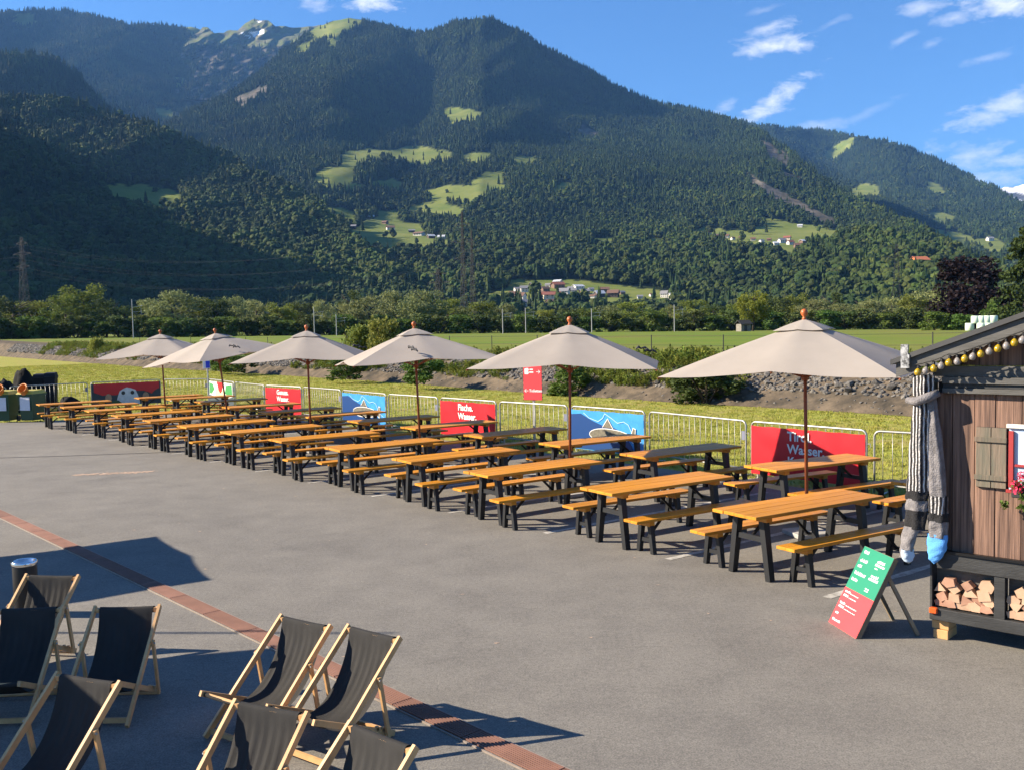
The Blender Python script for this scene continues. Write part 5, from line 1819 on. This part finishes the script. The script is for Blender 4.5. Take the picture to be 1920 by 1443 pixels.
# ------------------------------------------------------------------ menu board
def menu_board():
    B0, B1 = np.array((3.03, 9.18, 0)), np.array((3.11, 8.66, 0))
    up = np.array((.365, .03, .735))
    t = thing('menu_board', tuple((B0 + B1) / 2), 0, 'green and red menu board on wooden legs beside the hut', 'sign')
    o_ = (B0 + B1) / 2
    ex = (B1 - B0)
    Wd = np.linalg.norm(ex)
    ex = ex / Wd
    Ln = np.linalg.norm(up)
    uz = up / Ln
    nn = np.cross(uz, ex)
    nn = nn if nn[0] < 0 else -nn

    def at(a, b_, c=0.0):
        return B0 - o_ + ex * a * Wd + uz * b_ * Ln + nn * c
    th = .045

    def slab(a0, a1, b0, b1, c0_, c1_):
        return MB().hexa(np.array([at(a0, b0, c0_), at(a1, b0, c0_), at(a1, b0, c1_), at(a0, b0, c1_), at(a0, b1, c0_), at(a1, b1, c0_), at(a1, b1, c1_), at(a0, b1, c1_)]))
    brown = mat('brown_board_edge', (.16, .12, .08), .7, var=.2)
    link('panel', slab(0, 1, 0, 1, -th, 0).mesh('panel', brown), t)
    g = link('green_face', slab(.004, .996, .47, .997, .001, .003).mesh('green_face', MT['signgreen']), t)
    rd = link('red_face', slab(.004, .996, .003, .468, .001, .003).mesh('red_face', MT['signred']), t)
    rr = random.Random(3)
    rows = [(.08, .92, .16, .034, g), (.08, .815, .24, .034, g), (.08, .745, .12, .034, g), (.08, .655, .36, .034, g), (.08, .575, .20, .034, g), (.60, .875, .22, .03, g), (.57, .835, .30, .03, g), (.60, .80, .10, .016, g),
            (.60, .70, .22, .03, g), (.57, .66, .30, .03, g), (.60, .545, .13, .014, g), (.60, .52, .13, .014, g),
            (.07, .415, .16, .026, rd), (.26, .412, .28, .011, rd), (.07, .365, .16, .026, rd), (.26, .362, .26, .011, rd), (.07, .27, .18, .028, rd), (.28, .268, .38, .011, rd), (.07, .225, .18, .028, rd), (.28, .222, .38, .011, rd),
            (.07, .14, .09, .026, rd), (.07, .055, .28, .026, rd)]
    for (a, b_, w, h, par) in rows:
        mb = MB()
        x = a
        while x < a + w - .006:
            lw = rr.uniform(.012, .022) * (1 if h > .02 else .7)
            hh = h * rr.choice([.72, .72, .8, 1.0, 1.1])
            P = [at(x, b_, .0045), at(x + lw, b_, .0045), at(x + lw, b_ + hh, .0045), at(x, b_ + hh, .0045)]
            mb.poly(P)
            x += lw + .005
        link('caption', mb.mesh('caption', MT['white']), par)
    leg = mat('leg_wood', (.22, .17, .11), .7, var=.25, vscale=8)
    for e in ((3.70, 8.72, 0), (3.66, 9.2, 0)):
        k = .14 if e[1] < 9 else .86
        s0 = at(1 - k, .80, -.05)
        link('leg', MB().bar(s0, np.array(e) - o_ + (0, 0, .01), .05, .03, (0, 1, 0)).mesh('leg', leg), t)


menu_board()
# ------------------------------------------------------------------ the hut
HC = np.array((3.80, 8.66))
HD = np.array((.737, -.676))
HN = np.array((HD[1], -HD[0]))            # outward, towards the camera
hut = thing('market_hut', (*HC, 0), math.atan2(HD[1], HD[0]), 'dark timber hut with gable roof and weathered plank front at the right edge', 'hut')


def hp(u, v, off=0.0):
    """photo pixel -> (x, z) on the hut front"""
    dx, dy, dz = ray(u, v)
    c = HC + HN * off
    k = (c @ HN) / (np.array((dx, dy)) @ HN)
    q = np.array((dx, dy)) * k - c
    return float(q @ HD), float(CAMH + dz * k)


HB = mat('black_stained_hut_wood', (.030, .031, .032), .6, var=.45, vscale=3, stretch=(1, 5, 5), bump=.2, bscale=20)
HG = mat('grey_hut_board', (.085, .083, .078), .7, var=.35, vscale=3, stretch=(.8, 8, 8), bump=.2, bscale=18)
PLK = mat('weathered_plank', (.034, .019, .016), .75, col2=(.255, .150, .105), vscale=2.3, stretch=(15, 4, .42), bump=.35, bscale=9, randobj=.28, contrast=2.6, detail=9)
RFM = mat('dark_roof_felt', (.055, .056, .058), .8, var=.2, vscale=6)
W_, D_ = 2.7, 2.1
zb = .19
z_mid0, z_mid1 = hp(1775, 1064)[1], hp(1775, 1034)[1]
z_top = hp(1800, 737)[1]
x_post = hp(1750, 1100)[0]
x_m0, x_m1 = hp(1866, 1110)[0], hp(1886, 1110)[0]
link('floor_beam', MB().box((W_ / 2, .02, zb + .05), (W_, .14, .11), b=.006).mesh('floor_beam', HB), hut)
link('mid_rail', MB().box((W_ / 2 + .03, -.012, (z_mid0 + z_mid1) / 2), (W_ - .06, .07, z_mid1 - z_mid0), b=.004).mesh('mid_rail', HB), hut)
link('sill', MB().box((W_ / 2 + x_post / 2 + .05, -.045, z_mid1 + .012), (W_ - x_post - .1, .05, .022)).mesh('sill', MT['steel_black']), hut)
link('corner_post', MB().box((x_post / 2, .03, (zb + z_top + .12) / 2 + .05), (x_post, .13, z_top - zb + .02)).mesh('corner_post', HB), hut)
for x0, x1 in ((x_m0, x_m1), (x_m0 + (x_m1 - x_post), x_m1 + (x_m1 - x_post)), (W_ - .1, W_)):
    link('post', MB().box(((x0 + x1) / 2, .015, (zb + .1 + z_mid0) / 2), (x1 - x0, .10, z_mid0 - zb - .1)).mesh('post', HB), hut)
x = x_post + .003
k = 0
while x < W_ - .05:
    w = [.15, .19, .17, .21, .16, .18, .2, .15, .17, .2, .18, .16, .19][k % 13]
    w = min(w, W_ - .02 - x)
    o = link('plank', MB().box((w / 2 - .002, .03 + .004 * (k % 2), (z_mid1 + z_top) / 2), (w - .005, .03, z_top - z_mid1), b=.003).mesh('plank', PLK), hut)
    o.location = (x, 0, 0)
    x += w
    k += 1
link('side_wall', MB().box((.045, D_ / 2 + .08, (zb + 2.35) / 2), (.05, D_ - .05, 2.15)).mesh('side_wall', HB), hut)
link('back_wall', MB().box((W_ / 2, D_ + .05, (zb + 2.35) / 2), (W_ - .12, .05, 2.15)).mesh('back_wall', HB), hut)
zr0 = z_top
for i, (h, off, m_) in enumerate(((.045, -.02, HG), (.04, .0, HB), (.06, -.03, HG))):
    link('head_rail', MB().box((W_ / 2 + .05, off, zr0 + h / 2 + .002), (W_ - .1, .06, h), b=.003).mesh('head_rail', m_), hut)
    zr0 += h
# gable infill
EX, EZ = hp(1680, 690, .20)
GX, GZ = hp(1920, 607, .20)
slope = (GZ - EZ) / (GX - EX)
xr = W_ / 2
zridge = EZ + slope * (xr - EX)
link('gable_board', MB().box((W_ / 2, .0, zr0 + .05), (W_ - .02, .045, .095), b=.003).mesh('gable_board', HG), hut)
zg = zr0 + .10
gm = MB()
nb = 15
for i in range(nb):
    x0, x1 = .05 + (W_ - .1) * i / nb, .05 + (W_ - .1) * (i + 1) / nb - .006
    t0, t1 = EZ + slope * (min(x0, W_ - x0) - EX) - .05, EZ + slope * (min(x1, W_ - x1) - EX) - .05
    if max(t0, t1) < zg + .03:
        continue
    link('gable_plank', MB().prism([(x0, .02, zg + .002), (x1, .02, zg + .002), (x1, .02, max(zg + .01, t1)), (x0, .02, max(zg + .01, t0))], (0, .03, 0)).mesh('gable_plank', PLK), hut)
for s in (0, 1):
    def mx(q):
        return (W_ - q[0], q[1], q[2]) if s else q
    a, b_ = np.array(mx((EX, 0, EZ))), np.array(mx((xr, 0, zridge)))
    n_ = 22
    up, lo = [], []
    for i in range(n_ * 4 + 1):
        f = i / (n_ * 4)
        c = a * (1 - f) + b_ * f
        sc = .020 * abs(math.sin(math.pi * f * n_ * .5)) if f > .12 else .0
        up.append((c[0], -.20, c[2] + .045))
        lo.append((c[0], -.20, c[2] - .085 + sc))
    G = np.array([lo, up])
    bb = MB()
    bb.grid(G)
    bb.grid(G[::-1] + (0, .028, 0))
    bb.grid(np.array([G[0] + (0, .028, 0), G[0]]))
    bb.grid(np.array([G[1], G[1] + (0, .028, 0)]))
    link('bargeboard', bb.mesh('bargeboard', HG), hut)
    rf = MB()
    e = np.array(mx((EX - .04, 0, EZ - .02)))
    p0, p1 = np.array((e[0], -.235, e[2] + .05)), np.array((b_[0], -.235, b_[2] + .055))
    rf.hexa(np.array([p0, p1, p1 + (0, D_ + .5, 0), p0 + (0, D_ + .5, 0), p0 + (0, 0, .045), p1 + (0, 0, .045), p1 + (0, D_ + .5, .045), p0 + (0, D_ + .5, .045)]))
    link('roof', rf.mesh('roof', RFM), hut)
# patterned bracket on the roof corner
bx_, bz_ = hp(1697, 690, .24)
bk = MB()
bk.box((bx_, -.235, bz_ + .06), (.075, .02, .12)).box((bx_ - .006, -.235, bz_ + .165), (.065, .02, .09))
link('roof_bracket', bk.mesh('roof_bracket', mat('speckled_metal', (.010, .010, .010), .5, col2=(.40, .41, .42), vscale=26, contrast=5)), hut)
# firewood in the lower bays
FW = [mat('split_log', (.26, .12, .08), .8, col2=(.46, .28, .19), vscale=7, randobj=.22, contrast=2.0), mat('log_end', (.46, .30, .20), .8, var=.2, vscale=9, randobj=.15)]
for bay, (u0, u1) in enumerate(((1750, 1865), (1887, 2000))):
    X0, X1 = (x_post, x_m0) if bay == 0 else (x_m1, x_m0 + (x_m1 - x_post))
    Z0, Z1 = zb + .115, z_mid0
    link('bay_back', MB().box(((X0 + X1) / 2, .10, (Z0 + Z1) / 2), (X1 - X0, .02, Z1 - Z0)).mesh('bay_back', HG), hut)
    rr = random.Random(8 + bay)
    sl = MB()
    for row in range(4):
        nlog = 0
        nn_ = 5 if row < 2 else (4 if row == 2 else 3)
        for c in range(nn_):
            cx = X0 + (X1 - X0) * (c + .5 + (.28 if row % 2 else -.05)) / (nn_ + .2)
            cz = Z0 + (Z1 - Z0) * (.09 + .185 * row) + rr.uniform(-.01, .01)
            if cx > X1 - .03 or cx < X0 + .02:
                continue
            rad = (X1 - X0) * .125 * rr.uniform(.85, 1.2)
            kk = rr.choice([3, 4, 4, 5, 6])
            a0 = rr.uniform(0, 6.28)
            pts = [(cx + rad * rr.uniform(.8, 1.1) * math.cos(a0 + 6.283 * j / kk), rr.uniform(-.012, .012), cz + rad * .85 * rr.uniform(.8, 1.1) * math.sin(a0 + 6.283 * j / kk)) for j in range(kk)]
            y0 = rr.uniform(-.012, .012)
            pts = [(max(X0 + .004, min(X1 - .004, q[0])), y0, max(Z0 + .004, min(Z1 - .01, q[2]))) for q in pts]
            if cx > hp(1935, 1110)[0]:
                continue
            lg = link('firewood_log', MB().prism(pts, (0, .085, 0)).mesh('firewood_log', FW[rr.random() < .45]), label='split log, %s from left, %s row of the %s bay under the hut' % (ORD[nlog], ('bottom', 'second', 'third', 'top')[row], ('left', 'right')[bay]), category='log',
                      group='firewood in the %s bay' % ('left', 'right')[bay])
            nlog += 1
            lg.location, lg.rotation_euler = (HC[0], HC[1], 0), (0, 0, math.atan2(HD[1], HD[0]))
# shutter, window and geraniums
SH0, SHt = hp(1831, 799)
SH1, SHb = hp(1888, 916)
GW = mat('worn_green_shutter', (.075, .095, .072), .8, col2=(.22, .15, .11), vscale=2.6, stretch=(6, 3, .8), contrast=1.8, randobj=.12, bump=.3, bscale=9)
shu = link('shutter', MB().box(((SH0 + SH1) / 2, .003, (SHt + SHb) / 2), (SH1 - SH0, .016, SHt - SHb)).mesh('shutter', HB), hut)
sw = (SH1 - SH0) / 2
for i in range(2):
    link('shutter_board', MB().box((SH0 + sw * (i + .5), -.012, (SHt + SHb) / 2), (sw - .006, .016, SHt - SHb - .004), b=.002).mesh('shutter_board', GW), shu)
for f in (.17, .80):
    link('shutter_batten', MB().box(((SH0 + SH1) / 2, -.030, SHb + (SHt - SHb) * f), (SH1 - SH0 + .01, .02, .045), b=.003).mesh('shutter_batten', GW), shu)
WX0, WX1 = SH1 + .015, SH1 + .62
win = link('window', MB().box(((WX0 + WX1) / 2, .004, (SHt + SHb) / 2 + .01), (WX1 - WX0, .014, SHt - SHb + .03)).mesh('window', mat('window_pane', (.45, .55, .68), .15, spec=.6)), hut)
RFR = mat('red_window_frame', (.30, .03, .03), .6, var=.15)
WSR = mat('white_surround', (.70, .68, .62), .7, var=.1)
for (cx, cz, w, h, m_, y) in [(WX0 + .022, (SHt + SHb) / 2, .040, SHt - SHb - .04, RFR, -.018), (WX1 - .022, (SHt + SHb) / 2, .040, SHt - SHb - .04, RFR, -.018), ((WX0 + WX1) / 2, (SHt + SHb) / 2, .03, SHt - SHb - .06, RFR, -.016),
                              ((WX0 + WX1) / 2, SHb + (SHt - SHb) * .40, WX1 - WX0 - .1, .022, RFR, -.014), ((WX0 + WX1) / 2, SHt + .022, WX1 - WX0 + .03, .035, WSR, -.022), ((WX0 + WX1) / 2, SHb - .012, WX1 - WX0 + .03, .03, RFR, -.024)]:
    link('frame', MB().box((cx, y, cz), (w, .022, h), b=.003).mesh('frame', m_), win)
rr = np.random.default_rng(5)
gx, gz = hp(1912, 915)
pl = thing('geraniums', tuple(np.array((*HC, 0)) + np.array((*(HD * (gx + .12) + HN * .07), SHb + .02))), math.atan2(HD[1], HD[0]), 'pink geraniums with green leaves hanging below the hut window', 'flowers')
link('planter', MB().box((.12, 0, -.02), (.55, .10, .10), b=.006).mesh('planter', HB), pl)
C = [(rr.uniform(-.22, .36), -.05 + rr.uniform(-.05, .03), rr.uniform(-.16, .10)) for _ in range(26)]
link('foliage', leaves(np.array(C), [np.array((.05, .04, .045))] * 26, 26, .022, rr, .0, LEAF['bush'], 'foliage', .6), pl)
PNK = mat('pink_petal', (.70, .045, .12), .6, randobj=.2, transl=.2)
for (fx, fz, s) in [(-.10, .03, .058), (-.055, .13, .045), (.06, .06, .05), (.17, .12, .05), (.28, .04, .05)]:
    link('flower', leaves(np.array([(fx, -.10, fz)]), [np.array((s, s * .7, s))], 90, .014, rr, .0, PNK, 'flower', .4), pl)
# trailer marker lamp and support block
link('marker_lamp', MB().box((.04, -.055, zb + .085), (.07, .05, .055), b=.008).mesh('marker_lamp', mat('orange_lamp_glass', (.62, .10, .02), .25)), hut)
q = gpt(1778, 1192)
blk = link('support_block', MB().box((0, 0, .042), (.13, .24, .084), b=.004).box((-.01, .0, .130), (.15, .2, .088), b=.004).mesh('support_block', mat('fresh_wood_block', (.50, .30, .13), .6, var=.15, vscale=6)), label='pale wooden block wedged under the hut corner', category='wood block')
blk.location = (q[0] - .02, q[1] + .02, 0)
blk.rotation_euler = (0, 0, math.atan2(HD[1], HD[0]))

# string of bulbs under the bargeboard
lt = thing('string_lights', tuple(np.array((*(HC + HN * .2), EZ))), math.atan2(HD[1], HD[0]), 'string of yellow and clear bulbs under the hut roof edge', 'string lights')
BY = mat('yellow_bulb', (.36, .24, .012), .15, spec=.7)
BW = mat('clear_bulb', (.24, .22, .205), .12, spec=.8)
BLB = [MB().lathe([(.004, -.042), (.022, -.036), (.034, -.016), (.034, .004), (.024, .024), (.014, .034), (.012, .05)], n=12).mesh('bulb', m_, True) for m_ in (BY, BW)]
SKT = MB().lathe([(.014, .036), (.016, .04), (.016, .07), (.01, .074)], n=10).mesh('socket', MT['steel_black'])
pth = []
BU = [(1723, 697), (1738, 694), (1753, 690), (1767, 685), (1781, 679), (1797, 677), (1811, 672), (1826, 668), (1841, 663), (1857, 658), (1873, 653), (1889, 648), (1904, 642), (1919, 637)]
for k, (u, v) in enumerate(BU):
    x_, z_ = hp(u, v, .2)
    x0_ = x_
    b_ = link('bulb', BLB[k % 2], lt)
    b_.location = (x_, -.03, z_ - EZ)
    b_.scale = (.84, .84, .84)
    b_.rotation_euler = (R_(-18), R_(8 * math.sin(k * 2.1)), 0)
    link('socket', SKT, b_)
    pth += [(x_ - .03, -.03, z_ - EZ + .06), (x_ + .0, -.03, z_ - EZ + .07)]
for k in range(14, 24):
    x_ = x0_ + (k - 13) * .068
    z_ = hp(*BU[-1], .2)[1] + (x_ - x0_) * slope * .95 if x_ < xr else hp(*BU[-1], .2)[1] + (xr - x0_) * slope * .95 - (x_ - xr) * slope
    b_ = link('bulb', BLB[k % 2], lt)
    b_.location = (x_, -.03, z_ - EZ)
    link('socket', SKT, b_)
    pth += [(x_ - .03, -.03, z_ - EZ + .06), (x_ + .0, -.03, z_ - EZ + .07)]
link('cable', MB().tube(pth, .005, 6).mesh('cable', MT['steel_black'], True), lt)


# giant knitted socks hanging from the roof corner
def knit():
    m_ = bpy.data.materials.new('striped_knit')
    m_.use_nodes = True
    N, L = m_.node_tree.nodes, m_.node_tree.links
    b_ = N['Principled BSDF']
    b_.inputs['Roughness'].default_value = .95
    b_.inputs['Specular IOR Level'].default_value = .05
    tc = N.new('ShaderNodeTexCoord')
    wv = N.new('ShaderNodeTexWave')
    wv.wave_type = 'BANDS'
    wv.bands_direction = 'X'
    wv.inputs['Scale'].default_value = 10.0
    wv.inputs['Distortion'].default_value = 1.6
    wv.inputs['Detail'].default_value = 2
    L.new(tc.outputs['Object'], wv.inputs[0])
    nz = N.new('ShaderNodeTexNoise')
    nz.inputs['Scale'].default_value = 60
    L.new(tc.outputs['Object'], nz.inputs[0])
    r_ = N.new('ShaderNodeValToRGB')
    for p, c in ((.15, (.022, .022, .024)), (.45, (.09, .086, .09)), (.7, (.19, .18, .18)), (.95, (.29, .275, .265))):
        e = r_.color_ramp.elements.new(p)
        e.color = (*c, 1)
    r_.color_ramp.elements.remove(r_.color_ramp.elements[0])
    L.new(wv.outputs['Fac'], r_.inputs[0])
    L.new(r_.outputs[0], b_.inputs['Base Color'])
    bp = N.new('ShaderNodeBump')
    bp.inputs['Strength'].default_value = .8
    bp.inputs['Distance'].default_value = .02
    L.new(nz.outputs['Fac'], bp.inputs['Height'])
    L.new(bp.outputs[0], b_.inputs['Normal'])
    return m_


KN_ = knit()
KD = mat('dark_knit', (.018, .018, .020), .95, var=.3, vscale=30, bump=.6, bscale=80)
KG = mat('grey_knit', (.10, .095, .10), .95, col2=(.26, .245, .25), vscale=18, bump=.6, bscale=80)
KB = mat('bright_blue_knit', (.10, .33, .74), .9, var=.1, vscale=20, bump=.3, bscale=80)
KL = mat('pale_blue_knit', (.42, .52, .64), .9, var=.1, vscale=20, bump=.3, bscale=80)


def sock_tube(px, off, rx, ry, seed, n=22, sub=5, folds=5, z0=None):
    """soft tube through photo points on planes off metres before the front"""
    pts = [np.array((hp(u, v, o_)[0], -o_, hp(u, v, o_)[1])) for (u, v), o_ in zip(px, off)]
    tt = np.linspace(0, len(pts) - 1, (len(pts) - 1) * sub + 1)
    pth_ = np.stack([np.interp(tt, range(len(pts)), [q[i] for q in pts]) for i in range(3)], 1)
    wx, wy = np.interp(tt, range(len(pts)), rx), np.interp(tt, range(len(pts)), ry)
    P = np.zeros((len(tt), n + 1, 3))
    for i in range(len(tt)):
        for j in range(n + 1):
            a = 2 * math.pi * j / n
            g = 1 + .16 * math.sin(folds * a + seed + .5 * math.sin(i * .35)) + .06 * math.sin(i * 1.1 + 3 * a)
            P[i, j] = pth_[i] + (wx[i] * g * math.cos(a), wy[i] * g * math.sin(a), 0)
    return MB().grid(P)


sk = thing('knitted_socks', (*HC, 0), math.atan2(HD[1], HD[0]), 'giant striped grey knitted socks with blue toes hanging from the hut corner', 'socks')
link('cuff', sock_tube([(1731, 703), (1730, 722), (1729, 742)], [.12] * 3, [.085, .088, .07], [.05, .055, .05], 1).mesh('cuff', KN_, True), sk)
link('knot', MB().tube([(hp(1700, 750, .16)[0], -.14, hp(1700, 750, .16)[1]), (hp(1718, 752, .18)[0], -.19, hp(1718, 752, .18)[1]), (hp(1738, 745, .18)[0], -.19, hp(1738, 745, .18)[1]), (hp(1758, 736, .14)[0], -.12, hp(1758, 736, .14)[1])], [.03, .04, .042, .035], 12).mesh('knot', KG, True), sk)
s1 = link('sock', sock_tube([(1727, 748), (1726, 800), (1723, 860), (1720, 920)], [.13] * 4, [.055, .075, .085, .088], [.045, .05, .05, .05], 2).mesh('sock', KN_, True), sk)
link('dark_band', sock_tube([(1720, 918), (1719, 936)], [.13] * 2, [.091, .092], [.053, .053], 2).mesh('dark_band', KD, True), s1)
link('grey_band', sock_tube([(1719, 934), (1718, 956)], [.13] * 2, [.087, .087], [.05, .05], 2).mesh('grey_band', KG, True), s1)
link('dark_band', sock_tube([(1718, 955), (1716, 990)], [.13] * 2, [.088, .084], [.052, .05], 2).mesh('dark_band', KD, True), s1)
link('foot', sock_tube([(1712, 986), (1704, 1010), (1701, 1034), (1700, 1044)], [.13] * 4, [.072, .062, .054, .05], [.05, .055, .06, .06], 4, folds=3).mesh('foot', KG, True), s1)
link('toe', sock_tube([(1702, 1028), (1702, 1040), (1703, 1050), (1704, 1055)], [.15] * 4, [.052, .054, .042, .004], [.06, .062, .05, .004], 5, folds=2).mesh('toe', KL, True), s1)
s2 = link('sock', sock_tube([(1745, 746), (1750, 800), (1755, 870), (1757, 930)], [.10] * 4, [.04, .055, .068, .075], [.04, .045, .05, .05], 6).mesh('sock', KG, True), sk)
link('stripe_band', sock_tube([(1757, 928), (1758, 962)], [.10] * 2, [.078, .08], [.053, .053], 6).mesh('stripe_band', KN_, True), s2)
link('dark_band', sock_tube([(1758, 960), (1758, 976)], [.10] * 2, [.083, .083], [.056, .056], 6).mesh('dark_band', KD, True), s2)
link('grey_band', sock_tube([(1758, 975), (1758, 1006)], [.10] * 2, [.08, .08], [.053, .05], 6).mesh('grey_band', KG, True), s2)
link('toe', sock_tube([(1757, 1000), (1757, 1022), (1755, 1036), (1752, 1048), (1751, 1056)], [.10] * 5, [.078, .080, .062, .042, .004], [.05, .052, .045, .035, .004], 8, folds=2).mesh('toe', KB, True), s2)
# ------------------------------------------------------------------ air
def haze():
    m = bpy.data.materials.new('haze_air')
    m.use_nodes = True
    N, L = m.node_tree.nodes, m.node_tree.links
    N.clear()
    out = N.new('ShaderNodeOutputMaterial')
    v = N.new('ShaderNodeVolumePrincipled')
    v.inputs['Color'].default_value = (.19, .45, 1.0, 1)
    v.inputs['Density'].default_value = 4.3e-5
    v.inputs['Anisotropy'].default_value = .1
    L.new(v.outputs[0], out.inputs['Volume'])
    o = link('haze', MB().box((0, 6500, 1098), (24000, 21000, 2200)).mesh('haze', m), kind='stuff', label='thin blue summer haze filling the valley', category='haze')
    return o


haze()
